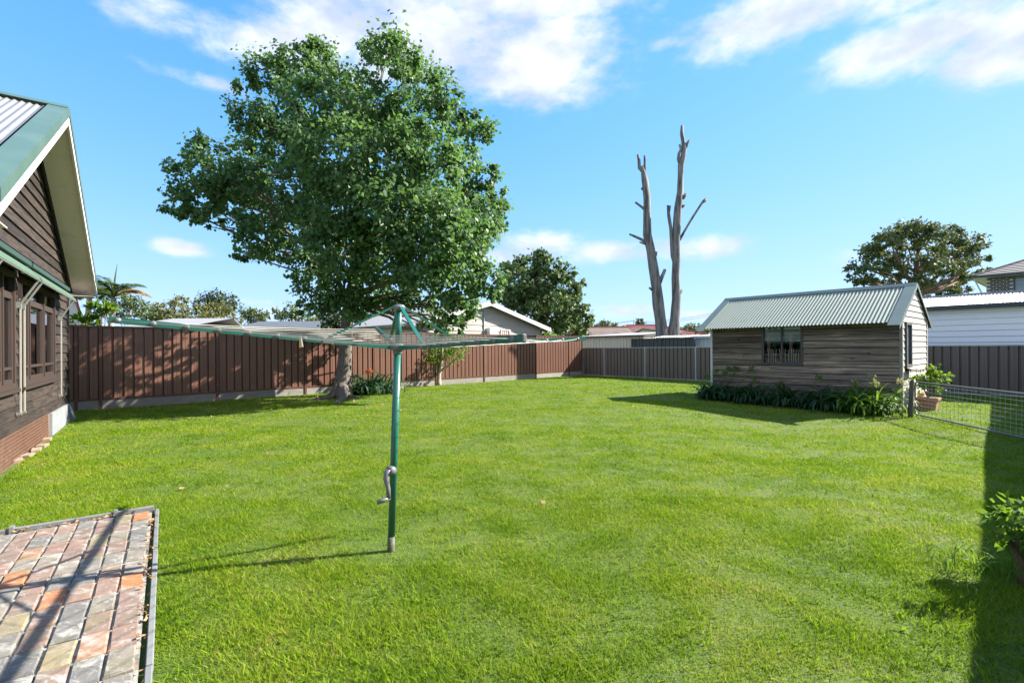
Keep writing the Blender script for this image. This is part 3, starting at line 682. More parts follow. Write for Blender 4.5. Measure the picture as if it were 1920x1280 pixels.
# ------------------------------------------------------------------ dark weatherboard house on the left
AP_S, AP_H, PITCH = 1.49, 5.03, .577
def rake(s, drop=0.0): return AP_H - drop - PITCH * abs(s - AP_S)
def house():
    root = thing('weatherboard_house', 'dark weatherboard house with pale soffit and green capped gable roof', 'house', HO + HA * 1.5)
    s0, s1, OV = -1.94, 4.92, .45
    W1, W2, wz0, wz1 = (-1.25, .52), (.86, 3.40), .95, 2.42
    # lining behind the boards
    wl = MB()
    for a0, a1, c0, c1 in ((s0, s1, .36, wz0), (s0, W1[0], wz0, wz1), (W1[1], W2[0], wz0, wz1), (W2[1], s1, wz0, wz1)):
        wl.box(H, a0, a1, -.14, -.02, c0, c1)
    top = [(s0, wz1), (s1, wz1), (s1, rake(s1, .16)), (AP_S, AP_H - .16), (s0, rake(s0, .16))]
    wl.prism([H.p(a, -.14, c) for a, c in top], [H.p(a, -.02, c) for a, c in top])
    wl.build('wall_lining', G['darkvoid'], root)
    sw = MB(); sw.box(H, s0, s0 + .12, -9, -.15, 0, 2.9); sw.box(H, s1 - .12, s1, -9, -.15, 0, 2.9); sw.box(H, s0, s1, -9.1, -9, 0, 2.9)
    sw.build('outer_wall', G['charwood'], root)
    MB().box(H, s0 + .13, s1 - .13, -3.4, -3.3, 0, 2.75).build('room_wall', G['interior'], root)
    MB().box(H, s0 + .13, s1 - .13, -3.3, -.15, .40, .45).build('floor', G['brownprop'], root)
    MB().box(H, s0 + .13, s1 - .13, -3.3, -.15, 2.62, 2.66).build('ceiling', G['interior'], root)
    # boards
    ht = .168; c = .40; k = 0
    while c < 4.85:
        ct = c + ht; lim = (AP_H - .20 - ct) / PITCH
        lim_lo = (AP_H - .20 - c) / PITCH
        if lim <= .05: break
        aL, aR = max(s0 - .02, AP_S - lim_lo), min(s1 + .02, AP_S + lim_lo)
        aLt, aRt = max(s0 - .02, AP_S - lim), min(s1 + .02, AP_S + lim)
        segs = [(aL, aR, aLt, aRt)]
        if ct > wz0 - .02 and c < wz1 + .02:
            segs = [(aL, W1[0] - .06, aL, W1[0] - .06), (W1[1] + .05, W2[0] - .05, W1[1] + .05, W2[0] - .05), (W2[1] + .06, aR, W2[1] + .06, aR)]
        elif k % 3 == 1 and c < 3:
            mid = 1.2 + .5 * (k % 5); segs = [(aL, mid - .002, aL, mid - .002), (mid + .002, aR, mid + .002, aR)]
        for x0, x1, x0t, x1t in segs:
            w = random.uniform(-.004, .004)
            MB().hexa([H.p(x0, -.02, c - .016), H.p(x1, -.02, c - .016), H.p(x1, .030 + w, c - .016), H.p(x0, .030 - w, c - .016),
                       H.p(x0t, -.02, ct), H.p(x1t, -.02, ct), H.p(x1t, .004, ct), H.p(x0t, .004, ct)]).build('weatherboard', G['charwood'], root)
        c += ht; k += 1
    MB().box(H, s1 + .022, s1 + .06, -.06, .05, .3, 2.9).build('corner_trim', G['charwood'], root)
    # barge trim board under the soffit
    for sg in (1, -1):
        e = s1 if sg > 0 else s0
        MB().prism([H.p(AP_S, .036, AP_H - .17), H.p(AP_S, .036, AP_H - .27), H.p(e, .036, rake(e, .27)), H.p(e, .036, rake(e, .17))],
                   [H.p(AP_S, .062, AP_H - .17), H.p(AP_S, .062, AP_H - .27), H.p(e, .062, rake(e, .27)), H.p(e, .062, rake(e, .17))]).build('rake_board', G['charwood'], root)
    # base: panel with rusty mesh, concrete pad
    MB().box(H, s0, 3.02, -.12, .012, -.05, .385).build('base_panel', G['brickwall'], root)
    MB().box(H, 3.03, s1 + .03, -.12, .05, -.05, .37).build('concrete_pad', G['concrete'], root)
    mm = MB()
    for i in range(66):
        a = -.6 + i * .052; mm.beam(H.p(a, .035, .0), H.p(a + .004, .03, .40), .007, .005, (0, 1, 0))
    for j in range(9):
        mm.beam(H.p(-.6, .04, .02 + j * .046), H.p(2.8, .04, .02 + j * .046), .005, .007)
    mm.build('wire_mesh', G['rust'], root)
    # roof: two slopes with corrugated sheets, capping, fascias, soffit
    ln = math.sqrt(1 + PITCH ** 2); SPAN = 3.88
    for sg in (1, -1):
        rf = MB(); e = AP_S + sg * SPAN
        # deck just below the sheets
        q = lambda a, b, d: H.p(a, b, rake(a, d))
        rf.prism([q(AP_S, OV - .03, .055), q(AP_S, OV - .03, .13), q(e, OV - .03, .13), q(e, OV - .03, .055)],
                 [q(AP_S, -9.3, .055), q(AP_S, -9.3, .13), q(e, -9.3, .13), q(e, -9.3, .055)])
        deck = rf.build('roof', G['greencap'], root)
        nb = 12; bw = (9.3 + OV - .24) / nb
        for i in range(nb):
            b1 = OV - .22 - i * bw; b0 = b1 - bw
            if i > 6 and sg > 0: break
            pr = []
            for z in range(int(bw / .076) * 6 + 1):
                t = z * .076 / 6; pr.append((b0 + t, .011 * math.cos(2 * math.pi * t / .076) + .012))
            MB().sheet(lambda t, l, h: H.p(AP_S + sg * l, t, AP_H - .045 + h - PITCH * l), pr, .05, SPAN + .03, .002).build('roof_sheet', G['whiteroof'], deck, fix=False)
        # barge capping: flat band and turned-down edge
        MB().prism([H.p(AP_S, OV + .012, AP_H + .012), H.p(e, OV + .012, rake(e) + .012), H.p(e, OV - .21, rake(e) + .012), H.p(AP_S, OV - .21, AP_H + .012)],
                   [H.p(AP_S, OV + .012, AP_H - .002), H.p(e, OV + .012, rake(e) - .002), H.p(e, OV - .21, rake(e) - .002), H.p(AP_S, OV - .21, AP_H - .002)]).build('barge_capping', G['greencap'], deck)
        MB().prism([H.p(AP_S, OV + .010, AP_H - .004), H.p(e, OV + .010, rake(e) - .004), H.p(e, OV + .010, rake(e) - .12), H.p(AP_S, OV + .010, AP_H - .12)],
                   [H.p(AP_S, OV + .016, AP_H - .004), H.p(e, OV + .016, rake(e) - .004), H.p(e, OV + .016, rake(e) - .12), H.p(AP_S, OV + .016, AP_H - .12)]).build('capping_edge', G['greencap'], deck)
        MB().prism([H.p(AP_S, OV - .025, AP_H - .06), H.p(e, OV - .025, rake(e) - .06), H.p(e, OV - .025, rake(e) - .25), H.p(AP_S, OV - .025, AP_H - .25)],
                   [H.p(AP_S, OV + .004, AP_H - .06), H.p(e, OV + .004, rake(e) - .06), H.p(e, OV + .004, rake(e) - .25), H.p(AP_S, OV + .004, AP_H - .25)]).build('fascia_board', G['white'], root)
        # soffit panels with thin cover strips
        nP = 3
        for i in range(nP):
            l0, l1 = i * SPAN / nP + .003, (i + 1) * SPAN / nP - .003
            pt = lambda l, b, d: H.p(AP_S + sg * l, b, AP_H - d - PITCH * l)
            MB().prism([pt(l0, .07, .215), pt(l1, .07, .215), pt(l1, OV - .028, .215), pt(l0, OV - .028, .215)],
                       [pt(l0, .07, .205), pt(l1, .07, .205), pt(l1, OV - .028, .205), pt(l0, OV - .028, .205)]).build('soffit_panel', G['soffit'], root)
        MB().prism([H.p(e - sg * .02, -9.3, rake(e) - .07), H.p(e + sg * .09, -9.3, rake(e) - .07), H.p(e + sg * .09, -9.3, rake(e) - .17), H.p(e - sg * .02, -9.3, rake(e) - .17)],
                   [H.p(e - sg * .02, OV - .03, rake(e) - .07), H.p(e + sg * .09, OV - .03, rake(e) - .07), H.p(e + sg * .09, OV - .03, rake(e) - .17), H.p(e - sg * .02, OV - .03, rake(e) - .17)]).build('gutter', G['greencap'], root)
        # eave return under the overhang
        MB().prism([H.p(e, .07, rake(e) - .255), H.p(s1 if sg > 0 else s0, .07, rake(e) - .255), H.p(s1 if sg > 0 else s0, OV - .03, rake(e) - .255), H.p(e, OV - .03, rake(e) - .255)],
                   [H.p(e, .07, rake(e) - .245), H.p(s1 if sg > 0 else s0, .07, rake(e) - .245), H.p(s1 if sg > 0 else s0, OV - .03, rake(e) - .245), H.p(e, OV - .03, rake(e) - .245)]).build('eave_lining', G['soffit'], root)
    MB().prism([H.p(AP_S - .09, -9.3, rake(AP_S - .09) + .02), H.p(AP_S, -9.3, AP_H + .035), H.p(AP_S + .09, -9.3, rake(AP_S + .09) + .02)],
               [H.p(AP_S - .09, OV, rake(AP_S - .09) + .02), H.p(AP_S, OV, AP_H + .035), H.p(AP_S + .09, OV, rake(AP_S + .09) + .02)]).build('ridge_capping', G['greencap'], root)
    # windows
    def window(a0, a1, mull):
        w = MB()
        for x0, x1, y0, y1 in ((a0, a1, wz0, wz0 + .07), (a0, a1, wz1 - .07, wz1), (a0, a0 + .06, wz0 + .07, wz1 - .07), (a1 - .06, a1, wz0 + .07, wz1 - .07)):
            w.box(H, x0, x1, -.10, .05, y0, y1)
        fo = w.build('window', G['timberframe'], root)
        MB().box(H, a0 - .05, a1 + .05, -.02, .085, wz0 - .045, wz0 - .003).build('sill', G['timberframe'], fo)
        xs = [a0 + .06] + mull + [a1 - .06]
        for i in range(len(xs) - 1):
            x0, x1 = xs[i] + (.02 if i else 0), xs[i+1] - (.02 if i < len(xs) - 2 else 0)
            if i: MB().box(H, xs[i] - .02, xs[i] + .02, -.09, .045, wz0 + .07, wz1 - .07).build('mullion', G['timberframe'], fo)
            s = MB(); y0, y1 = wz0 + .07, wz1 - .30
            for p0, p1, q0, q1 in ((x0, x1, y0, y0 + .05), (x0, x1, y1 - .045, y1), (x0, x0 + .045, y0 + .05, y1 - .045), (x1 - .045, x1, y0 + .05, y1 - .045), (x0 + .045, x1 - .045, y0 + .17, y0 + .205)):
                s.box(H, p0, p1, -.03, .03, q0, q1)
            s.box(H, x0, x1, -.07, .02, y1 + .002, y1 + .045)
            so = s.build('sash', G['timberframe'], fo)
            for q0, q1 in ((y0 + .05, y0 + .17), (y0 + .205, y1 - .045), (y1 + .045, wz1 - .07)):
                MB().box(H, x0 + .001, x1 - .001, -.006, -.002, q0, q1).build('pane', G['glass'], fo)
    window(W1[0], W1[1], [-.62, -.05])
    window(W2[0], W2[1], [1.40, 2.45])
    for a, wd in ((2.2, .16), (3.0, .12), (1.0, .14), (.3, .15)):
        m = MB(); pr = [(a + i * wd / 10, .012 * math.sin(i * 1.9)) for i in range(11)]
        m.sheet(lambda t, l, h: H.p(t, -.22 + h, l), pr, .5, 2.5, .003); m.build('curtain', G['curtain'], root, fix=False)
    MB().box(H, 2.55, 3.3, -1.9, -1.3, .45, 2.1).build('cupboard', G['brownprop'], root)
house()

def awning(a0, a1, label, arms):
    root = thing('window_awning', label, 'awning', H.p((a0 + a1) / 2, .1, 2.5), 'canvas awnings over the house windows')
    MB().box(H, a0, a1, .036, .17, 2.54, 2.60).build('head_box', G['canvasdark'], root)
    m = MB(); pts = [(.06, 2.535), (.16, 2.50), (.245, 2.40), (.26, 2.36), (.235, 2.355), (.15, 2.44), (.05, 2.46)]
    m.prism([H.p(a0 + .01, b, c) for b, c in pts], [H.p(a1 - .01, b, c) for b, c in pts]); m.build('canvas', G['canvas'], root)
    MB().tube([H.p(a0, .250, 2.350), H.p(a1, .250, 2.350)], .008, 8).build('front_bar', G['steelarm'], root)
    for a in arms:
        MB().beam(H.p(a, .245, 2.345), H.p(a, .075, 2.03), .045, .016, HB).build('arm', G['steelarm'], root)
        MB().beam(H.p(a, .075, 2.10), H.p(a, .072, .60), .016, .016, HA).build('guide_rod', G['cord'], root)
        MB().box(H, a - .022, a + .022, .03, .085, 1.98, 2.06).build('bracket', G['steelarm'], root); MB().box(H, a - .02, a + .02, .03, .085, .60, .63).build('bracket', G['steelarm'], root)
awning(-1.35, .70, 'rolled green canvas awning over the house window nearer the brick paving', [-1.2, .62])
awning(.80, 4.05, 'rolled green canvas awning over the house window nearer the brown fence', [.78 + .07, 3.80])

# loose bricks and a leaning slab by the house base
for i, (x, y, rz, cl) in enumerate([(32, 866, .2, 'half sunk pale brick lying at the foot of the rusty mesh'), (52, 857, -.15, 'pale brick beside the mesh with grass growing over its end'),
                                (68, 846, .1, 'sandy coloured brick in the row below the house mesh'), (80, 838, -.1, 'tilted tan brick in the row below the house mesh'),
                                (88, 826, .05, 'cream topped brick lying nearest the concrete pad of the house')]):
    p = gnd(x, y); fr = Fr(p, (math.cos(2.2 + rz), math.sin(2.2 + rz)))
    m = MB().box(fr, -.105, .105, -.052, .052, -.03, .045)
    tag(m.build('loose_brick', G['loosebrick'], None, loc=p, bevel=.006), cl, 'brick', 'loose bricks along the house base')
p = gnd(133, 786); fr = Fr(p, HA, HB)
m = MB().hexa([fr.p(-.16, .02, -.02), fr.p(.16, .02, -.02), fr.p(.16, .08, -.02), fr.p(-.16, .08, -.02), fr.p(-.15, -.13, .42), fr.p(.14, -.13, .44), fr.p(.14, -.075, .44), fr.p(-.15, -.075, .42)])
tag(m.build('concrete_slab', G['concrete'], None, loc=p, bevel=.006), 'grey concrete slab leaning against the house corner by the brown fence', 'slab')

# ------------------------------------------------------------------ garden shed
def shed():
    root = thing('garden_shed', 'weathered timber garden shed with pale green corrugated gable roof', 'shed', S.p(SL / 2, 0, 0))
    EH, RH, EV = 2.13, 2.88, .33
    wx0, wx1, wy0, wy1 = 1.95, 2.87, .99, 1.94
    half = SW / 2
    PT = (RH - EH) / half
    bt = -SW
    # structure behind the boards
    wl = MB()
    for a0, a1, c0, c1 in ((0, SL, 0, wy0), (0, wx0, wy0, wy1), (wx1, SL, wy0, wy1), (0, SL, wy1, EH - .02)): wl.box(S, a0, a1, -.10, -.015, c0, c1)
    wl.box(S, 0, SL, bt, bt + .08, 0, EH - .02)
    for a in (.0, SL - .08):
        pts = [(-.10, 0), (-.10, EH - .03), (-half, RH - .08), (bt + .08, EH - .03), (bt + .08, 0)]
        wl.prism([S.p(a, b, c) for b, c in pts], [S.p(a + .08, b, c) for b, c in pts])
    wl.build('wall_lining', G['darkvoid'], root)
    MB().box(S, .09, SL - .09, bt + .09, -.11, .05, .09).build('floor', G['brownprop'], root)
    # front boards
    c, k = .03, 0
    hs = [.155, .15, .16, .15, .145, .16, .15, .155, .15, .16, .15, .15, .16, .16]
    while c < EH - .05:
        ht = hs[k % len(hs)]; ct = min(c + ht, EH - .02)
        segs = [(.03, SL - .03)]
        if ct > wy0 - .02 and c < wy1 + .02: segs = [(.03, wx0 - .035), (wx1 + .035, SL - .03)]
        elif k % 4 == 1: segs = [(.03, 2.7), (2.704, SL - .03)]
        for x0, x1 in segs:
            w, s1_, s2_ = random.uniform(-.003, .005), random.uniform(-.012, .006), random.uniform(-.012, .006)
            MB().hexa([S.p(x0, -.015, c - .012), S.p(x1, -.015, c - .012), S.p(x1, .036 + w, c - .004 + s2_), S.p(x0, .036 - w, c - .004 + s1_),
                       S.p(x0, -.015, ct - .016), S.p(x1, -.015, ct - .016), S.p(x1, .006, ct - .016), S.p(x0, .006, ct - .016)]).build('weatherboard', G['shedwood'], root)
        c += ht; k += 1
    # right gable boards (whitewashed), with a window opening
    gw0, gw1, gy0, gy1 = .30, .78, .98, 1.92     # along depth
    c, k = .03, 0
    while c < RH - .12:
        ht = .138; ct = c + ht
        def lim(z): return SW if z < EH - .03 else None
        if c < EH - .06: d0, d1, d0t, d1t = .03, SW - .03, .03, SW - .03
        else:
            f = lambda z: max(.02, half - (z - (EH - .03)) / PT)
            d0, d1, d0t, d1t = half - f(c), half + f(c), half - f(ct), half + f(ct)
        if ct > EH - .06 and c < EH - .06: d0t, d1t = .06, SW - .06
        segs = [(d0, d1, d0t, d1t)]
        if ct > gy0 - .02 and c < gy1 + .02: segs = [(d0, gw0 - .03, d0t, gw0 - .03), (gw1 + .03, d1, gw1 + .03, d1t)]
        for x0, x1, x0t, x1t in segs:
            MB().hexa([S.p(0, -x0, c - .012), S.p(0, -x1, c - .012), S.p(-.022, -x1, c - .012), S.p(-.022, -x0, c - .012),
                       S.p(0, -x0t, ct), S.p(0, -x1t, ct), S.p(-.004, -x1t, ct), S.p(-.004, -x0t, ct)]).build('gable_board', G['whiteboard'], root)
        c += ht; k += 1
    # corner trims
    MB().box(S, -.03, .028, -.015, .034, 0, EH - .03).build('corner_trim', G['plinth'], root)
    MB().box(S, SL - .028, SL + .03, -.015, .034, 0, EH - .03).build('corner_trim', G['white'], root)
    MB().box(S, -.03, .03, bt - .03, bt + .03, 0, EH - .03).build('corner_trim', G['whiteboard'], root)
    # front window: two panes side by side
    w = MB()
    for x0, x1, y0, y1 in ((wx0 - .03, wx1 + .03, wy0 - .035, wy0 + .02), (wx0 - .03, wx1 + .03, wy1 - .02, wy1 + .03), (wx0 - .03, wx0 + .022, wy0 + .02, wy1 - .02), (wx1 - .022, wx1 + .03, wy0 + .02, wy1 - .02), (wx0 + .445, wx0 + .478, wy0 + .02, wy1 - .02)):
        w.box(S, x0, x1, -.05, .034, y0, y1)
    wo = w.build('window', G['gatepost'], root)
    for x0, x1 in ((wx0 + .022, wx0 + .445), (wx0 + .478, wx1 - .022)):
        MB().box(S, x0, x1, -.014, -.009, wy0 + .02, wy1 - .02).build('pane', G['glass'], wo)
    MB().box(S, wx0 + .02, wx1 - .02, -.05, -.035, wy0 + .50, wy0 + .56).build('blind_rail', G['canvas'], wo)
    MB().box(S, wx0 + .02, wx1 - .02, -.055, -.05, wy0 + .56, wy1 - .02).build('blind', G['curtain'], wo)
    # casement on the gable, hanging open
    w = MB()
    for y0, y1, z0, z1 in ((gw0 - .03, gw1 + .03, gy0 - .03, gy0 + .03), (gw0 - .03, gw1 + .03, gy1 - .03, gy1 + .03), (gw0 - .03, gw0 + .025, gy0 + .03, gy1 - .03), (gw1 - .025, gw1 + .03, gy0 + .03, gy1 - .03)):
        w.box(S, -.05, .03, -y1, -y0, z0, z1)
    wo2 = w.build('window', G['gatepost'], root)
    MB().box(S, -.004, .0, -gw1 + .025, -gw0 - .025, gy0 + .03, gy1 - .03).build('pane', G['darkglass'], wo2)
    MB().hexa([S.p(-.05, -gw0 + .04, gy0 - .06), S.p(-.05, -gw1 - .04, gy0 - .06), S.p(-.14, -gw1 - .04, gy0 - .10), S.p(-.14, -gw0 + .04, gy0 - .10),
               S.p(-.03, -gw0 + .04, gy0 - .035), S.p(-.03, -gw1 - .04, gy0 - .035), S.p(-.14, -gw1 - .04, gy0 - .075), S.p(-.14, -gw0 + .04, gy0 - .075)]).build('sill', G['gatepost'], wo2)
    # roof
    oL, oR = .24, .05        # overhang past left and right gables
    deckF = MB()
    def rp(sg, l, a, d):     # l: horizontal run from ridge
        return S.p(a, -half + sg * l, RH - d - PT * l)
    for sg, ev in ((1, EV), (-1, .30)):
        run = half + ev
        dk = MB().prism([rp(sg, .0, -oR + .02, .035), rp(sg, run - .06, -oR + .02, .035), rp(sg, run - .06, -oR + .02, .06), rp(sg, .0, -oR + .02, .06)],
                        [rp(sg, .0, SL + oL - .02, .035), rp(sg, run - .06, SL + oL - .02, .035), rp(sg, run - .06, SL + oL - .02, .06), rp(sg, .0, SL + oL - .02, .06)]).build('roof', G['gatepost'], root)
        total = SL + oL + oR - .30; n = 6; wv = .076
        for i in range(n):
            a0 = -oR + .17 + i * total / n; nw = round(total / n / wv)
            pr = []
            for z in range(nw * 6 + 1):
                t = z / (nw * 6) * total / n; pr.append((a0 + t, .011 * math.cos(2 * math.pi * z / 6) + .010))
            MB().sheet(lambda t, l, h: S.p(t, -half + sg * l, RH - .022 + h - PT * l), pr, .04, run, .002).build('roof_sheet', G['greenroof'], dk, fix=False)
        for a0, a1, e in ((-oR - .01, -oR + .20, -oR - .012), (SL + oL - .20, SL + oL + .01, SL + oL + .012)):
            x = run + .14
            MB().prism([rp(sg, 0, a0, -.008), rp(sg, x, a0, -.008), rp(sg, x, a1, -.008), rp(sg, 0, a1, -.008)],
                       [rp(sg, 0, a0, .0), rp(sg, x, a0, .0), rp(sg, x, a1, .0), rp(sg, 0, a1, .0)]).build('barge_capping', G['shedcap'], dk)
            MB().prism([rp(sg, 0, e, -.004), rp(sg, x, e, -.004), rp(sg, x, e, .085), rp(sg, 0, e, .085)],
                       [rp(sg, 0, e - .005, -.004), rp(sg, x, e - .005, -.004), rp(sg, x, e - .005, .085), rp(sg, 0, e - .005, .085)]).build('capping_edge', G['shedcap'], dk)
    rc = MB()
    pts = [(-.12, RH - .12 * PT + .012), (0, RH + .028), (.12, RH - .12 * PT + .012), (.12, RH - .12 * PT + .004), (0, RH + .016), (-.12, RH - .12 * PT + .004)]
    rc.prism([S.p(-oR, -half + b, c) for b, c in pts], [S.p(SL + oL, -half + b, c) for b, c in pts]); rc.build('ridge_capping', G['shedcap'], root)
    for i, a in enumerate((.35, 1.05, 1.75, 2.62, 3.45, 4.05)):
        MB().hexa([S.p(a, -.08, EH - .13), S.p(a + .05, -.08, EH - .13), S.p(a + .05, .20, EH - .27), S.p(a, .20, EH - .27), S.p(a, -.08, EH - .05), S.p(a + .05, -.08, EH - .05), S.p(a + .05, .20, EH - .205), S.p(a, .20, EH - .205)]).build('rafter_end', G['gatepost'], root)
    for a in (1.35, 2.70, 3.42):
        MB().beam(S.p(a, .07, EH - .10), S.p(a, .07, EH - .24), .012, .012, SA).build('hook', G['steelarm'], root)
    # white rack seen through the front window
    rk = thing('white_rack', 'white slatted rack standing inside the shed window', 'rack', S.p(2.4, -.35, wy0 - .05))
    MB().box(S, wx0 + .04, wx1 - .02, -.3, -.055, wy0 - .03, wy0 + .018).build('shelf', G['brownprop'], rk)
    MB().box(S, wx0 + .12, wx0 + .60, -.11, -.06, wy0 + .019, wy0 + .06).build('tray', G['bluebox'], rk)
    for i in range(13):
        a = wx0 + .10 + i * .06 + random.uniform(-.012, .012)
        if i == 8: continue
        t = [S.p(a, -.085, wy0 + .03), S.p(a + .008, -.08, wy0 + .14), S.p(a + random.uniform(-.01, .025), -.075, wy0 + .27), S.p(a + random.uniform(-.02, .045), -.07, wy0 + .38)]
        MB().tube(t, [.011, .012, .012, .009], 6).build('slat', G['whitestrip'], rk)
shed()

# ------------------------------------------------------------------ rotary clothesline
def clothesline():
    bp = gnd(733, 1031)
    HUBZ = 1.43
    top = at(748.5, 572, bp.y); topx = top.x
    root = thing('rotary_clothesline', 'green rotary clothesline with four arms and pale cords on a leaning post', 'clothesline', bp)
    ax = (Vector((topx, bp.y, top.z)) - bp); ax = ax / ax.z
    mp = lambda z: bp + ax * z
    MB().tube([mp(-.1), mp(.10)], .0265, 14).build('post_foot', G['rustbase'], root, smooth=True)
    MB().tube([mp(.09), mp(HUBZ - .02)], .0255, 18).build('post', G['green'], root, smooth=True)
    MB().tube([mp(HUBZ - .02), mp(top.z - .02)], .021, 16).build('inner_tube', G['green'], root, smooth=True)
    MB().lathe(mp(HUBZ - .045), [(.029, 0), (.033, .01), (.033, .025), (.052, .03), (.055, .05), (.048, .07), (.03, .075)], 16).build('hub', G['greystrut'], root, smooth=False)
    MB().lathe(mp(top.z - .04), [(.026, 0), (.044, .01), (.046, .026), (.036, .04), (.012, .046)], 16).build('top_cap', G['greystrut'], root, smooth=False)
    # crank: gear boss, cranked arm and a grip
    hz = .57; side = Vector((-.55, -.83, 0)).normalized(); lat = Vector((.83, -.55, 0))
    ck = MB(); c0 = mp(hz)
    ck.lathe(c0 + side * .0, [(.03, .0), (.036, .02), (.034, .045), (.02, .055)], 14, side)
    pts = [c0 + side * .045 + Vector((0, 0, .01)), c0 + side * .065 - lat * .008 + Vector((0, 0, -.05)), c0 + side * .062 + lat * .012 + Vector((0, 0, -.12)), c0 + side * .06 + lat * .014 + Vector((0, 0, -.185))]
    ck.tube(pts, [.026, .020, .016, .015], 10)
    cr = ck.build('crank_handle', G['greystrut'], root, smooth=True)
    g0 = pts[-1]
    MB().tube([g0 - side * .01, g0 + side * .03 - lat * .01 + Vector((0, 0, -.005)), g0 + side * .075 - lat * .03 + Vector((0, 0, -.015))], [.014, .017, .015], 10).build('grip', G['greystrut'], cr, smooth=True)
    MB().lathe(c0 + side * .026 + Vector((0, 0, .12)), [(.006, 0), (.006, .004)], 8, side).build('bolt', G['cord'], root)
    hub = mp(HUBZ)
    tips = [at(205, 599, 2.63), at(982, 634, 2.03), at(1095, 635, 4.2), at(707, 616, 4.95)]
    L = [1.62] * 4
    radii = [1.56 - .158 * i for i in range(7)]
    hold = []
    for i, tp in enumerate(tips):
        d = (tp - hub).normalized(); ln_ = (tp - hub).length
        sd = d.cross(Vector((0, 0, 1))).normalized()
        st = hub + d * .05; en = hub + d * ln_
        arm = MB().beam(st, en, .020, .034).build('arm', G['green'], root)
        MB().beam(en, en + d * .010, .022, .038).build('end_cap', G['greystrut'], arm, bevel=.005)
        br = hub + d * .47
        MB().beam(br - d * .035, br + d * .035, .028, .042).build('strut_clamp', G['greystrut'], arm, bevel=.006)
        tpz = mp(top.z - .02) + d * .045
        MB().beam(tpz, br + Vector((0, 0, .02)), .024, .012).build('strut', G['green'], root)
        hs = []
        for r in radii:
            q = hub + d * min(r, ln_ - .035)
            m = MB(); m.lathe(q - sd * .020, [(.005, -.003), (.012, .0), (.016, .008), (.016, .030), (.012, .037), (.005, .040)], 10, sd)
            m.build('line_holder', G['greystrut'], arm, smooth=True); hs.append(q)
        hold.append(hs)
    for k in range(7):
        m = MB()
        for i in range(4):
            j = (i + 1) % 4; p, q = hold[i][k], hold[j][k]
            pts = [p.lerp(q, t / 8) - Vector((0, 0, .016 * math.sin(math.pi * t / 8))) for t in range(9)]
            m.tube(pts, .0024, 6)
        m.build('line', G['cord'], root, smooth=True)
    # zigzag spring edge under the arms near the hub
    p0 = hold[0][6].lerp(hold[1][6], .04)
    pg = thing('clothes_peg', 'small yellow and white peg left hanging on the clothesline', 'peg', at(563, 636, 2.95))
    b = at(563, 636, 2.95); fr = Fr(b, (1, .3))
    MB().hexa([fr.p(-.006, -.005, -.05), fr.p(.004, -.005, -.05), fr.p(.004, .005, -.05), fr.p(-.006, .005, -.05), fr.p(-.004, -.005, .02), fr.p(0, -.005, .02), fr.p(0, .005, .02), fr.p(-.004, .005, .02)]).build('jaw', G['yellowpot'], pg)
    MB().hexa([fr.p(.006, -.005, -.048), fr.p(.016, -.005, -.046), fr.p(.016, .005, -.046), fr.p(.006, .005, -.048), fr.p(.001, -.005, .02), fr.p(.005, -.005, .02), fr.p(.005, .005, .02), fr.p(.001, .005, .02)]).build('jaw', G['white'], pg)
clothesline()

# ------------------------------------------------------------------ gate, pot plant
def gate():
    P0, P1 = gnd(1716, 777), gnd(1924, 822)
    d = (P1 - P0); d.z = 0; d.normalize(); fr = Fr(P0, d); fr.o.z = gh(P0.x, P0.y)
    pz = gnd(1707, 780)
    m = MB().tube([pz + Vector((0, 0, -.1)), pz + Vector((.05, .02, .72))], [.045, .038], 8)
    tag(m.build('gate_post', G['gatepost'], None, loc=pz), 'dark leaning steel post at the shed corner beside the mesh gate', 'post')
    root = thing('mesh_gate', 'low grey tube gate with wire mesh standing open from the shed corner', 'gate', fr.o)
    Lg, z0, z1, r = 3.0, .03, .70, .09
    ring = []
    for cx, cz, a0 in ((Lg - r, z0 + r, -90), (Lg - r, z1 - r, 0), (r, z1 - r, 90), (r, z0 + r, 180)):
        for k in range(6):
            an = R(a0 + k * 18); ring.append(fr.p(cx + r * math.cos(an), 0, cz + r * math.sin(an)))
    ring.append(ring[0])
    MB().tube(ring, .016, 8).build('frame', G['steel'], root, smooth=True)
    a = .1
    while a < Lg - .05:
        MB().tube([fr.p(a, 0, z0), fr.p(a + .004, .004, z1)], .0022, 5).build('mesh_wire', G['galv'], root); a += .105
    for k in range(9):
        z = z0 + .05 + k * .072; dz = .012 * math.sin(k * 2)
        MB().tube([fr.p(.012, 0, z), fr.p(1.5, .006, z + dz), fr.p(Lg - .012, 0, z)], .0022, 5).build('mesh_wire', G['galv'], root)
gate()

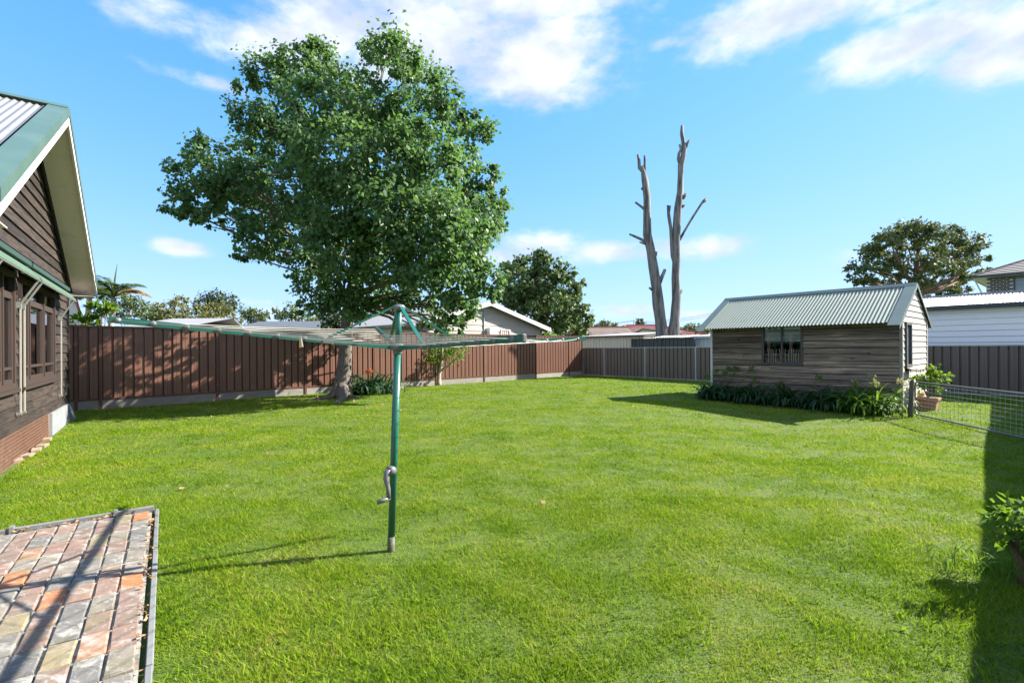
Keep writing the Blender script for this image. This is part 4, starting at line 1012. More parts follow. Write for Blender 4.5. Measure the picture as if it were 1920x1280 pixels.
def pot_plant():
    p = gnd(1741, 767); fr = Fr(p, SB)
    root = thing('potted_plant', 'leafy potted plant in a square terracotta pot beside the white shed gable', 'plant', p)
    m = MB()
    ring = lambda h, z: [fr.p(-h, -h, z), fr.p(h, -h, z), fr.p(h, h, z), fr.p(-h, h, z)]
    m.prism(ring(.135, -.01), ring(.175, .22)); po = m.build('pot', G['terra'], root, bevel=.008)
    MB().prism(ring(.19, .205), ring(.195, .265)).build('rim', G['terra'], po, bevel=.008)
    MB().prism(ring(.17, .262), ring(.17, .269)).build('soil', G['brownbark'], po)
    st = MB(); rg = random.Random(4); cl = []
    for i in range(11):
        an, ln_ = rg.uniform(0, 6.28), rg.uniform(.3, .62)
        q = p + Vector((math.cos(an) * .28 * rg.random(), math.sin(an) * .28 * rg.random(), .25 + ln_)); limb(st, p + Vector((0, 0, .25)), q, .010, .004, 5, 4, .15, rs=i); cl.append((tuple(q), (.13, .13, .11)))
    st.build('stem', G['brownbark'], root)
    quads_obj('foliage', crown_pts(cl, 620, 30, .35, .3, .075, 3), G['leaf_lime'], root)
    p2 = gnd(1727, 764)
    y = MB().lathe(p2, [(.07, -.01), (.09, .12), (.085, .22), (.06, .30), (.065, .34)], 12)
    tag(y.build('yellow_container', G['yellowpot'], None, loc=p2, smooth=False), 'small yellow container behind the potted plant at the shed gable', 'container')
pot_plant()

# ------------------------------------------------------------------ strap leaf plants
def strap_plant(name, label, cat, p, n, ln_, mat, seed, heads=(), group=None, headmat='umbelgreen', spreadr=.17, wid=.022):
    root = thing(name, label, cat, p, group)
    rg = np.random.default_rng(seed); V = []
    for i in range(n):
        az = rg.uniform(0, 2 * np.pi); d = np.array([np.cos(az), np.sin(az)]); sd = np.array([-d[1], d[0], 0])
        b = np.array([p.x, p.y, p.z]) + np.array([*(rg.normal(0, spreadr, 2)), 0]); l = ln_ * rg.uniform(.6, 1.2); tilt = rg.uniform(.55, 1.75); w = wid * rg.uniform(.7, 1.25)
        cur = b.copy(); el = math.pi / 2 - tilt * .35; step = l / 6; prev = None; tw = rg.uniform(-.5, .5)
        for k in range(7):
            ww = w * (1 - .15 * k / 6) if k < 5 else w * (.62 if k == 5 else .08)
            s_ = sd * ww + np.array([0, 0, tw * ww])
            ptL, ptR = cur - s_, cur + s_
            if prev is not None: V.append([prev[0], prev[1], ptR, ptL])
            prev = (ptL, ptR)
            cur = cur + step * np.array([d[0] * math.cos(el), d[1] * math.cos(el), math.sin(el)]); el -= tilt * (.22 + .1 * k)
            if cur[2] < p.z + .012: cur[2] = p.z + .012; el = max(el, -.05)
    V = np.array(V)
    # weld the leaf strips into islands: one mesh, leaf by leaf
    o = leaf_strip('foliage', V, 6, G[mat], root)
    for j, (hx, hy, top) in enumerate(heads):
        q = Vector((hx, hy, top)); m = MB()
        limb(m, Vector((p.x + (hx - p.x) * .3, p.y + (hy - p.y) * .3, p.z + .05)), q, .010, .008, 5, 5, .04, rs=j + seed)
        so = m.build('flower_stem', G['leaf_straplit'], root)
        N = 110; D = norm(rg.normal(size=(N, 3)) + (0, 0, .25)); P = np.array(q) + D * rg.uniform(.01, .075, (N, 1))
        quads_obj('flower_head', leaves(P, D, rg.normal(size=(N, 3)), rg.uniform(.03, .055, N), .26), G[headmat if not isinstance(headmat, (list, tuple)) else headmat[j]], so)
    return root
def leaf_strip(name, V, per, mat, parent):
    b = np.array(base_of(parent)); n = len(V) // per; vs_, fs = [], []
    for i in range(n):
        st = len(vs_); q = V[i * per]
        vs_ += [q[0] - b, q[1] - b]
        for k in range(per):
            q = V[i * per + k]; vs_ += [q[3] - b, q[2] - b]
            a = st + 2 * k; fs.append((a, a + 1, a + 3, a + 2))
    me = bpy.data.meshes.new(name); me.from_pydata([tuple(v) for v in vs_], [], fs); me.materials.append(mat)
    me.polygons.foreach_set('use_smooth', [True] * len(me.polygons))
    o = bpy.data.objects.new(name, me); COL.objects.link(o); o.parent = parent; return o
def sp(a, b):
    q = S.p(a, b, 0); q.z = gh(q.x, q.y); return q
def hd(x, y, Yd): 
    q = at(x, y, Yd); return (q.x, q.y, q.z)
strap_plant('agapanthus', 'shaded agapanthus clump at the white trimmed end of the shed with green seed heads', 'plant', sp(3.95, .42), 220, .70, 'leaf_strap', 21, [hd(1342, 697, 13.4), hd(1366, 692, 13.2), hd(1380, 692, 13.1), hd(1359, 700, 13.2), hd(1324, 706, 13.6), hd(1409, 691, 12.7)], 'agapanthus clumps along the shed wall')
strap_plant('agapanthus', 'shaded agapanthus clump second from the white trimmed end of the shed', 'plant', sp(3.0, .46), 210, .68, 'leaf_strap', 22, [hd(1414, 712, 12.5), hd(1465, 720, 12.2)], 'agapanthus clumps along the shed wall')
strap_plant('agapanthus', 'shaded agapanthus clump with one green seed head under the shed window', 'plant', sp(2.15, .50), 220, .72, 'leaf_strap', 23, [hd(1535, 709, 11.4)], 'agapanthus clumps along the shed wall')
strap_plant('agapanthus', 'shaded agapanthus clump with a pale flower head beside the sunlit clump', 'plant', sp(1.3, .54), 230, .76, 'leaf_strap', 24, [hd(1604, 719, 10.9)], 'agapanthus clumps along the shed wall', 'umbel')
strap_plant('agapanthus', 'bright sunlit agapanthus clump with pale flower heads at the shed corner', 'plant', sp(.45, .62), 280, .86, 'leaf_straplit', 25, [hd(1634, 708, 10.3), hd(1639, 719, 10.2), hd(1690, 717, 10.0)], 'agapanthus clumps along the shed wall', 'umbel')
def small_agap():
    q = gnd(700, 738)
    strap_plant('clivia_clump', 'dark glossy strap leaf clump with orange flowers between the tree and brown fence', 'plant', q, 260, .95, 'leaf_strap', 31, [hd(690, 697, q.y - .5), hd(694, 696, q.y - .5)], None, 'flower', .30, .028)
small_agap()

# ------------------------------------------------------------------ big leafy tree
def tree(name, label, base, trunk, clumps, nleaf, leafsize, leafm, barkm, seed, group=None, sub=22, spread=.2, droop=.75, limb_r=.05, limb_frac=1.0, wid=.40, fork=None, roots=None, up=.5, cat='tree', kmin=1):
    """trunk: list of (point, radius); limbs run from the trunk to the clumps"""
    root = thing(name, label, cat, base, group)
    mb = MB(); pts = [Vector(p) for p, r in trunk]; rad = [r for p, r in trunk]
    mb.tube(pts, rad, 14 if rad[0] > .1 else 7, .10)
    if roots: roots(mb)
    rg = random.Random(seed)
    for i, (c, r) in enumerate(clumps):
        if rg.random() > limb_frac: continue
        c = Vector(c); low = [k for k in range(1, len(pts)) if pts[k].z < c.z - .15 * (c - pts[k]).length] or [len(pts) - 1 if pts[-1].z < c.z else 1]
        low = [q for q in low if q >= kmin] or [kmin]; k = low[-1] if rg.random() < .6 else rg.choice(low)
        rr = min(rad[k] * .55, limb_r * (.6 + .8 * rg.random()) * (1 + (c - pts[k]).length * .08))
        limb(mb, pts[k], c, rr, rr * .22, 6, 6, .16, -.04, rs=seed * 100 + i)
        for q in range(2):
            e = c + Vector((rg.uniform(-1, 1) * r[0], rg.uniform(-1, 1) * r[1], rg.uniform(-.5, 1) * r[2])) * .8
            limb(mb, pts[k].lerp(c, .65), e, rr * .32, rr * .1, 5, 4, .15, rs=seed * 77 + i * 3 + q)
    mb.build('trunk', G[barkm], root, smooth=True, fix=False)
    quads_obj('crown', crown_pts(clumps, nleaf, sub, spread, droop, leafsize, seed, up, wid), G[leafm], root)
    return root
def big_tree():
    Y = 14.6; b = gnd(642, 741)
    Y = b.y
    P = lambda x, y, dy=0: at(x, y, Y + dy)
    tr = [(P(640, 748), .44), (P(641, 738), .36), (P(643, 724), .275), (P(645, 700), .225), (P(648, 660), .20), (P(650, 610), .185), (P(656, 560), .175), (P(668, 510), .165), (P(672, 440), .13), (P(668, 360), .10), (P(660, 270), .07), (P(650, 190), .035)]
    cl = [(560, 128, 55), (500, 140, 48), (460, 160, 24), (610, 120, 48), (585, 100, 30), (650, 150, 45), (740, 120, 52), (715, 95, 28), (735, 85, 22), (685, 90, 12), (790, 150, 50), (825, 185, 42), (860, 215, 40), (890, 255, 34),
          (470, 220, 38), (520, 210, 55), (600, 200, 60), (690, 200, 60), (770, 220, 60), (480, 270, 42), (540, 285, 60),
          (400, 290, 40), (370, 300, 22), (350, 340, 36), (335, 385, 26), (380, 375, 38), (430, 340, 45), (415, 400, 30), (385, 412, 15), (470, 330, 46), (455, 375, 30),
          (500, 400, 50), (490, 445, 40), (455, 470, 24), (520, 470, 34), (545, 430, 45), (560, 360, 60),
          (630, 290, 65, -2.5), (720, 300, 65, -2.8), (800, 300, 65, -2.2), (860, 300, 48), (905, 330, 36), (925, 385, 30), (935, 370, 22), (900, 410, 48), (890, 470, 42), (905, 525, 36), (920, 550, 18),
          (640, 380, 60, -2.6), (720, 400, 60, -3.0), (800, 400, 65, -2.6), (850, 440, 60, -1.8), (600, 430, 50), (640, 460, 55, -2.2), (720, 490, 55, -1.5), (790, 480, 60, -2.6), (850, 520, 50, -1.5),
          (580, 500, 38), (585, 545, 30), (600, 575, 22), (565, 575, 13), (640, 530, 42, -1.5), (645, 575, 34, -1.2), (690, 545, 40), (670, 590, 22), (740, 555, 36), (790, 555, 40), (840, 575, 32), (870, 575, 30), (830, 600, 24), (860, 612, 16), (800, 600, 18), (815, 625, 14),
          (700, 350, 60, 2.6), (620, 330, 60, 2.4), (780, 350, 60, 2.6), (560, 250, 50, 2.0), (840, 380, 55, 2.4), (680, 250, 60, 2.4), (760, 260, 55, 2.6), (600, 470, 45, 1.5), (820, 470, 50, 2.2), (720, 440, 50, 2.2),
          (480, 350, 45, 1.4), (430, 360, 35, -1.2), (880, 380, 45, 1.4)]
    clumps = px_clumps([(c[0], c[1], c[2] * .95) + tuple(c[3:]) for c in cl], Y, 1.9, 5, .85)
    def roots(mb):
        for x0, x1, y1, r in ((655, 735, 732, .10), (640, 572, 750, .08), (655, 625, 758, .10), (650, 682, 748, .08), (630, 606, 742, .10)):
            e = gnd(x1, y1); s = P(643, 722); mid = gnd((x0 + x1) / 2 * .55 + 643 * .45, (y1 + 742) / 2)
            mb.tube([s, s.lerp(mid, .5) + Vector((0, 0, -.06)), mid + Vector((0, 0, .015)), mid.lerp(e, .5) + Vector((0, 0, .0)), e + Vector((0, 0, -.05))], [.22, r * 1.7, r * 1.05, r * .7, r * .35], 10, .5)
    tree('leafy_tree', 'big glossy green tree with grey flared trunk in front of the brown fence', b, tr, clumps, 84000, .128, 'leaf_main', 'bark', 3, sub=30, spread=.20, limb_r=.055, limb_frac=.75, roots=roots, droop=.7, kmin=6)
big_tree()

def fig_tree():
    Y = 36.0; P = lambda x, y, dy=0: at(x, y, Y + dy); b = Vector((P(1015, 640).x, Y, 0))
    tr = [(b - Vector((0, 0, .1)), .32), (P(1012, 640), .28), (P(1008, 600), .24), (P(1010, 570), .17), (P(1014, 540), .10), (P(1012, 505), .06)]
    cl = [(1012, 492, 22), (985, 495, 24), (1040, 500, 22), (955, 508, 20), (948, 500, 10), (1062, 515, 18), (1080, 525, 14), (965, 535, 26), (1000, 525, 28), (1035, 535, 26), (1070, 545, 20), (945, 555, 18), (985, 560, 26), (1020, 565, 26), (1060, 570, 24), (1085, 575, 16),
          (1095, 590, 14), (1000, 595, 24), (1040, 600, 26), (1075, 605, 22), (970, 585, 22), (1095, 612, 12), (1020, 480, 12), (1050, 618, 20), (1010, 545, 26, 2), (1040, 560, 26, 2), (975, 545, 24, 2), (1060, 590, 24, 2)]
    tree('broadleaf_tree', 'round olive green tree beyond the cream weatherboard house', b, tr, px_clumps(cl, Y, 2.0, 8, .85), 11000, .30, 'leaf_fig', 'brownbark', 9, sub=16, spread=.22, limb_r=.09, limb_frac=.6)
    # low bright shrubs below it, behind the fence
    for i, (x, y, r, m, lb) in enumerate([(1032, 628, 12, 'leaf_lime', 'bright shrub at the right corner of the cream house'), (700, 588, 26, 'leaf_lime', 'bright shrub rising behind the big tree trunk beside the grey house roof'), (628, 596, 22, 'leaf_dark', 'dark shrub rising behind the fence left of the big tree trunk')]):
        Yq = (30, 30, 24)[i]; q = at(x, y, Yq); bb = Vector((q.x, q.y, 0)); rm = r * Yq / F_PX
        tree('shrub', lb, bb, [(bb, .06), (bb + Vector((0, 0, q.z * .5)), .05), (q, .03)], [((q.x + dx * rm, q.y + dy * rm, q.z + dz * rm), (rm * .75,) * 3) for dx, dy, dz in ((0, 0, .2), (.7, .1, -.3), (-.7, 0, -.2), (.2, -.5, -.9), (-.3, .5, -1.2))], 900, .20, m, 'brownbark', 40 + i, sub=24, limb_r=.03, cat='shrub')
fig_tree()

def gum(name, label, xs, ys, Y, lst, n, ls, lm, seed, trunks, tr=.25, group=None, bark='palebark', flat=.6, sp_=.3, sub=14, lr=.10):
    P = lambda x, y, dy=0: at(x, y, Y + dy)
    b = Vector((P(trunks[0][0], 640).x, Y, 0))
    t = [(b, tr)] + [(P(x, y), max(.05, tr * (1 - .75 * (i + 1) / len(trunks)))) for i, (x, y) in enumerate(trunks)]
    return tree(name, label, b, t, px_clumps(lst, Y, xs, seed, flat), n, ls, lm, bark, seed, group, sub=sub, spread=sp_, droop=.5, limb_r=lr, limb_frac=.95, wid=.30)
def background_trees():
    # tall gum beyond the right hand garage
    cl = [(1720, 428, 30), (1690, 432, 24), (1755, 432, 26), (1785, 440, 24), (1670, 445, 22), (1650, 455, 22), (1812, 452, 24), (1830, 470, 18), (1842, 485, 12), (1635, 468, 20), (1615, 490, 18), (1600, 505, 14), (1590, 520, 8), (1607, 525, 12),
          (1700, 455, 26), (1740, 455, 26), (1775, 465, 26), (1665, 475, 24), (1640, 500, 20), (1625, 525, 16), (1690, 490, 26), (1730, 485, 24), (1765, 495, 26), (1800, 485, 24), (1820, 500, 20), (1835, 512, 10), (1810, 520, 16), (1785, 520, 22), (1740, 520, 22), (1700, 520, 24), (1670, 510, 20), (1765, 540, 24), (1795, 545, 18), (1730, 545, 22), (1650, 530, 14), (1815, 545, 10), (1852, 508, 7)]
    gum('gum_tree', 'wide domed gum tree towering behind the garden shed roof', 3.5, 0, 45, cl, 12500, .32, 'leaf_gum', 51, [(1722, 600), (1722, 550), (1718, 510), (1722, 470)], .55, flat=.62, sub=10, lr=.16, bark='brownbark', sp_=.22)
    T = [
     # name, label, Y, clumps, n, leaf, mat, trunk list
     ('gum_tree', 'sparse olive gum tree rising just right of the palms', 62, [(232, 558, 16), (252, 566, 14), (222, 575, 14), (244, 585, 16), (265, 575, 10), (212, 592, 12), (272, 588, 14)], 1500, 'leaf_gum', [(240, 620), (242, 580)]),
     ('gum_tree', 'pale gum tree in the row behind the brown fence', 70, [(292, 578, 14), (300, 590, 18), (280, 594, 16), (312, 584, 10), (318, 598, 14)], 1300, 'leaf_gum2', [(298, 625), (298, 590)]),
     ('gum_tree', 'gum tree with a small flat separate top above the brown fence', 72, [(336, 566, 13), (326, 568, 8), (346, 570, 8), (335, 588, 16), (350, 594, 16), (322, 598, 12)], 1300, 'leaf_gum2', [(336, 625), (336, 580)]),
     ('broadleaf_tree', 'dark feathery tree standing behind the round golden tree', 66, [(405, 560, 18), (385, 562, 14), (425, 562, 14), (440, 572, 9), (372, 572, 9), (415, 575, 18), (432, 584, 10)], 1600, 'leaf_dark', [(408, 620), (408, 580)]),
     ('gum_tree', 'round golden green tree standing before the dark feathery tree', 58, [(395, 578, 16), (412, 582, 18), (380, 588, 18), (425, 594, 16), (400, 600, 24), (375, 604, 16), (440, 602, 12)], 2300, 'leaf_gum2', [(402, 625), (402, 600)]),
     ('gum_tree', 'small dark gum tree with cloud shaped crown over the grey roof', 75, [(470, 588, 12), (485, 586, 12), (495, 594, 9), (458, 582, 7), (476, 598, 14)], 900, 'leaf_gum', [(476, 625), (476, 598)]),
     ('gum_tree', 'open grey gum tree left of the big tree crown', 78, [(545, 582, 14), (525, 588, 9), (560, 590, 12), (538, 596, 14), (575, 600, 12), (515, 580, 5)], 1100, 'leaf_gum', [(548, 625), (546, 595)]),
     ('gum_tree', 'low pale gum tree just left of the big tree trunk', 84, [(592, 600, 12), (605, 604, 10), (580, 606, 9)], 600, 'leaf_gum2', [(592, 625), (592, 605)]),
     ('gum_tree', 'low tree peeping over the roofs beside the round olive tree', 80, [(1102, 606, 10), (1112, 612, 9), (1092, 612, 9)], 500, 'leaf_gum', [(1102, 630), (1102, 612)]),
     ('gum_tree', 'small thin gum tree above the brown tiled roof', 95, [(1130, 608, 7), (1144, 610, 8), (1152, 612, 6)], 420, 'leaf_gum', [(1140, 630), (1140, 612)]),
     ('pine_tree', 'tiny pointed pine tree above the red tiled roof', 95, [(1200, 604, 5), (1200, 609, 7), (1200, 600, 3)], 350, 'leaf_dark', [(1200, 630), (1200, 604)]),
     ('gum_tree', 'low dark tree between the dead trunks and the shed', 85, [(1296, 614, 9), (1308, 616, 8), (1284, 613, 6)], 520, 'leaf_gum', [(1298, 632), (1298, 616)]),
     ('gum_tree', 'low tree half hidden by the eave of the shed', 90, [(1322, 618, 7), (1334, 620, 8), (1315, 621, 6)], 420, 'leaf_gum', [(1324, 632), (1324, 620)])]
    for i, (nm, lb, Y, cl, n, lm, tk) in enumerate(T):
        gum(nm, lb, 1.5, 0, Y, cl, n, .34 * Y / 60, lm, 60 + i, tk, .28, 'trees beyond the fences', flat=.75, lr=.07)
background_trees()

# ------------------------------------------------------------------ dead tree of two bleached trunks
def dead_tree():
    Y = 24.2; P = lambda x, y, dy=0: at(x, y, Y + dy)
    ppm = F_PX / Y
    def stem(mb, lst, n=12, lump=.22, dy=0): mb.tube([P(x, y, dy) for x, y, w in lst], [w * .47 / ppm for x, y, w in lst], n, lump)
    b1 = Vector((P(1241, 640).x, Y, -.1)); b2 = Vector((P(1263, 640).x, Y + .1, -.1))
    r1 = thing('dead_tree', 'bleached dead trunk leaning left with forked tip behind the back fence', 'tree', b1, 'bare dead trunks')
    m = MB()
    stem(m, [(1243, 700, 26), (1242, 632, 25), (1239, 600, 22), (1234, 570, 22), (1231, 540, 20), (1225, 500, 20), (1220, 470, 17), (1214, 440, 16), (1213, 400, 15), (1213, 370, 14), (1209, 340, 13), (1206, 322, 10), (1203, 312, 8)])
    m.build('trunk', G['deadwood'], r1, smooth=True, fix=False)
    for lst in ([(1205, 322, 7), (1199, 315, 7), (1198, 300, 6), (1196, 290, 5)], [(1208, 324, 7), (1209, 312, 5), (1209, 300, 5), (1209, 292, 4.5)], [(1211, 394, 7), (1203, 388, 5), (1191, 379, 4)], [(1215, 456, 9), (1203, 449, 6), (1192, 444, 5), (1180, 439, 4)], [(1212, 458, 5), (1199, 454, 3)], [(1236, 530, 10), (1240, 522, 8), (1247, 505, 6)],
                [(1240, 580, 9), (1232, 560, 9), (1229, 546, 7), (1230, 532, 5)], [(1229, 548, 6), (1222, 543, 5), (1217, 539, 4)], [(1206, 355, 7), (1203, 352, 6)], [(1229, 480, 5), (1231, 472, 4)]):
        q = MB(); stem(q, lst, 8, .1); q.build('branch', G['deadwood'], r1, smooth=True, fix=False)
    r2 = thing('dead_tree', 'taller bleached dead trunk with long thin right branch behind the back fence', 'tree', b2, 'bare dead trunks')
    m = MB()
    stem(m, [(1262, 700, 25), (1263, 632, 24), (1266, 600, 19), (1268, 560, 17), (1267, 520, 16), (1268, 490, 16), (1268, 450, 15), (1269, 420, 15), (1271, 390, 14), (1275, 360, 12), (1276, 330, 11), (1277, 310, 13), (1281, 295, 11), (1283, 280, 9), (1281, 265, 8), (1278, 250, 7), (1279, 236, 6)], dy=.1)
    m.build('trunk', G['deadwood'], r2, smooth=True, fix=False)
    for lst in ([(1275, 306, 9), (1272, 298, 7), (1273, 288, 6), (1277, 280, 6), (1274, 271, 4)], [(1285, 278, 6), (1289, 268, 5), (1293, 263, 4)], [(1280, 372, 7), (1284, 367, 6), (1286, 363, 5)], [(1278, 388, 6), (1284, 384, 5)],
                [(1274, 450, 6), (1282, 436, 5), (1296, 412, 4.5), (1310, 390, 4.5), (1318, 378, 5), (1325, 371, 4)], [(1318, 380, 3), (1325, 376, 3)],
                [(1267, 500, 8), (1261, 480, 8), (1259, 450, 7), (1258, 430, 7), (1254, 405, 7), (1252, 385, 4)], [(1254, 400, 5), (1256, 386, 5)], [(1269, 555, 9), (1275, 548, 7), (1279, 543, 5)]):
        q = MB(); stem(q, lst, 8, .1, .1); q.build('branch', G['deadwood'], r2, smooth=True, fix=False)
dead_tree()

# ------------------------------------------------------------------ small trees, palms, shrub
def citrus():
    b = gnd(822, 722); Y = b.y; P = lambda x, y, dy=0: at(x, y, Y + dy)
    root = thing('young_tree', 'young multi stemmed tree with pale thin branches against the brown fence', 'tree', b)
    m = MB()
    for lst in ([(822, 724, 13), (822, 716, 10), (823, 700, 8), (826, 690, 7), (828, 675, 5), (829, 650, 4), (826, 630, 3)], [(822, 708, 7), (816, 692, 5), (808, 678, 4), (798, 664, 3), (786, 656, 2)], [(825, 694, 6), (838, 687, 4.5), (850, 678, 4), (862, 666, 3), (872, 655, 2)], [(827, 680, 4), (818, 665, 3), (812, 650, 2)], [(848, 680, 3), (846, 665, 2), (850, 650, 2)]):
        m.tube([P(x, y) for x, y, w in lst], [w * Y / F_PX / 2 for x, y, w in lst], 8, .1)
    m.build('trunk', G['palebark'], root, smooth=True, fix=False)
    cl = [(812, 672, 12), (806, 660, 11), (826, 662, 11), (842, 668, 12), (856, 660, 12), (868, 662, 9), (832, 648, 11), (850, 648, 12), (815, 645, 10), (798, 655, 8), (840, 632, 11), (820, 628, 9), (862, 640, 8), (875, 655, 6)]
    quads_obj('crown', crown_pts(px_clumps(cl, Y, .5, 4), 1250, 34, .42, .3, .085, 17), G['leaf_lime'], root)
citrus()

def corner_shrub():
    b = gnd(1921, 1096); Y = b.y
    root = thing('small_shrub', 'small bright leaved shrub on a twisted stem at the shadowed lawn edge', 'shrub', b)
    P = lambda x, y, dy=0: at(x, y, Y + dy)
    m = MB()
    for lst in ([(1921, 1104, 19), (1918, 1075, 15), (1913, 1050, 13), (1900, 1028, 9), (1888, 1012, 6), (1876, 1000, 4)], [(1916, 1060, 11), (1925, 1030, 8), (1936, 1000, 6), (1940, 970, 4)], [(1905, 1036, 7), (1908, 1008, 5), (1902, 980, 4)], [(1935, 1005, 6), (1960, 980, 4)]):
        m.tube([P(x, y) for x, y, w in lst], [w * Y / F_PX / 2 for x, y, w in lst], 10, .15)
    m.build('trunk', G['brownbark'], root, smooth=True, fix=False)
    cl = [(1872, 965, 18), (1890, 985, 20), (1900, 955, 20), (1920, 985, 24), (1925, 950, 20), (1880, 1005, 14), (1905, 1015, 16), (1945, 975, 26), (1950, 1010, 22), (1965, 950, 20), (1862, 980, 10), (1935, 930, 12), (1985, 985, 22)]
    quads_obj('crown', crown_pts(px_clumps([(c[0], c[1], c[2] * .8) for c in cl[:9]], Y, .12, 2), 420, 200, .5, .05, .062, 23, .9, .27), G['leaf_lime'], root)
    # loose tufts of long grass at its foot
    q = Vector((b.x - .12, b.y + .12, 0))
    strap_plant('grass_clump', 'clump of long grass growing at the foot of the small shrub', 'grass', q, 60, .30, 'leaf_lime', 55, (), None, 'umbel', .14, .0035)
corner_shrub()

def palm(name, label, base, top, fr_len, n, seed, dry, trr, spear=True, group='palms beyond the brown fence'):
    root = thing(name, label, 'palm', base, group); rg = random.Random(seed)
    m = MB(); limb(m, base, top, trr * 1.3, trr, 9, 8, .03, rs=seed); m.build('trunk', G['palebark'], root, smooth=True, fix=False)
    rn = np.random.default_rng(seed)
    fronds = []
    for i in range(n):
        az = i * 2.4 + rg.uniform(-.2, .2); el = rg.uniform(.15, 1.25); l = fr_len * rg.uniform(.8, 1.1)
        d = Vector((math.cos(az), math.sin(az), 0)); p = Vector(top); pts = [p.copy()]; e = el
        for k in range(10):
            p = p + (d * math.cos(e) + Vector((0, 0, math.sin(e)))) * l / 10; e -= .105 + .014 * k; pts.append(p.copy())
        fo = MB().tube(pts, [.022 - .0018 * k for k in range(11)], 5).build('frond', G['leaf_palmdry' if i in dry else 'leaf_palm'], root, fix=False)
        LP, LD = [], []
        for k in range(56):
            t = .12 + .88 * k / 56; f = t * 10; q = min(int(f), 9); pos = pts[q].lerp(pts[q+1], f - q); tan = (pts[q+1] - pts[q]).normalized(); sd = tan.cross(Vector((0, 0, 1))).normalized()
            for sg in (1, -1):
                LP.append(pos); LD.append(sd * sg + tan * .75 + Vector((0, 0, -.35 + rg.uniform(-.15, .15))))
        LP, LD = np.array(LP), np.array(LD); sz = fr_len * .30 * np.sin(np.linspace(.35, 2.9, 56)).repeat(2) * rn.uniform(.8, 1.1, 112)
        quads_obj('leaflets', leaves(LP, LD, np.tile([0, 0, 1.0], (112, 1)) + rn.normal(size=(112, 3)) * .3, sz, .075, .0), G['leaf_palmdry' if i in dry else 'leaf_palm'], fo)
    if spear:
        MB().tube([Vector(top), Vector(top) + Vector((.05, 0, fr_len * .5)), Vector(top) + Vector((.14, 0, fr_len * .95))], [.04, .03, .004], 6).build('spear', G['leaf_palm'], root)
def palms():
    Y = 17.5
    for i, (x, yt, fl, n, dry, lb) in enumerate([(213, 558, 1.3, 13, (3, 8), 'tall palm with some dried orange fronds beyond the brown fence'), (168, 548, 1.0, 10, (), 'paler palm close to the house eave beyond the brown fence')]):
        top = at(x, yt, Y + i * .4); b = Vector((at(x - 12, 640, Y + i * .4).x, Y + i * .4, 0)); palm('palm_tree', lb, b, top, fl, n, 5 + i, dry, .085, i == 0)
    # leafy ginger like shrub in front of the palms
    for i, (x, y, r, lb) in enumerate([(160, 606, 18, 'bright green broad leaved shrub above the fence beside the white gable'), (190, 580, 13, 'upright yellow green shrub between the two palms')]):
        q = at(x, y, 16.6); bb = Vector((q.x, q.y, 0)); rm = r * 16.6 / F_PX
        tree('shrub', lb, bb, [(bb, .05), (bb + Vector((0, 0, q.z * .6)), .04), (q, .02)], [((q.x + dx * rm, q.y + dy * rm, q.z + dz * rm), (rm * .6,) * 3) for dx, dy, dz in ((0, 0, .3), (.7, .1, -.2), (-.7, 0, -.1))], 200, .26, 'leaf_lime', 'brownbark', 44 + i, sub=30, limb_r=.02, cat='shrub', wid=.16, droop=-.5)
palms()

# small stones along the fence by the strap leaf clump
for i, (x, y) in enumerate([(741, 731), (752, 728), (764, 726), (776, 725), (789, 724), (801, 724)]):
    p = gnd(x, y); m = MB(); fr = Fr(p, (math.cos(i), math.sin(i)))
    m.lathe(p, [(.07, -.02), (.095, .02), (.08, .055), (.03, .07)], 7)
    tag(m.build('edging_stone', G['stone'], None, loc=p, bevel=0), 'small rough stone in the row between the strap leaf clump and young tree', 'stone', 'row of small edging stones')

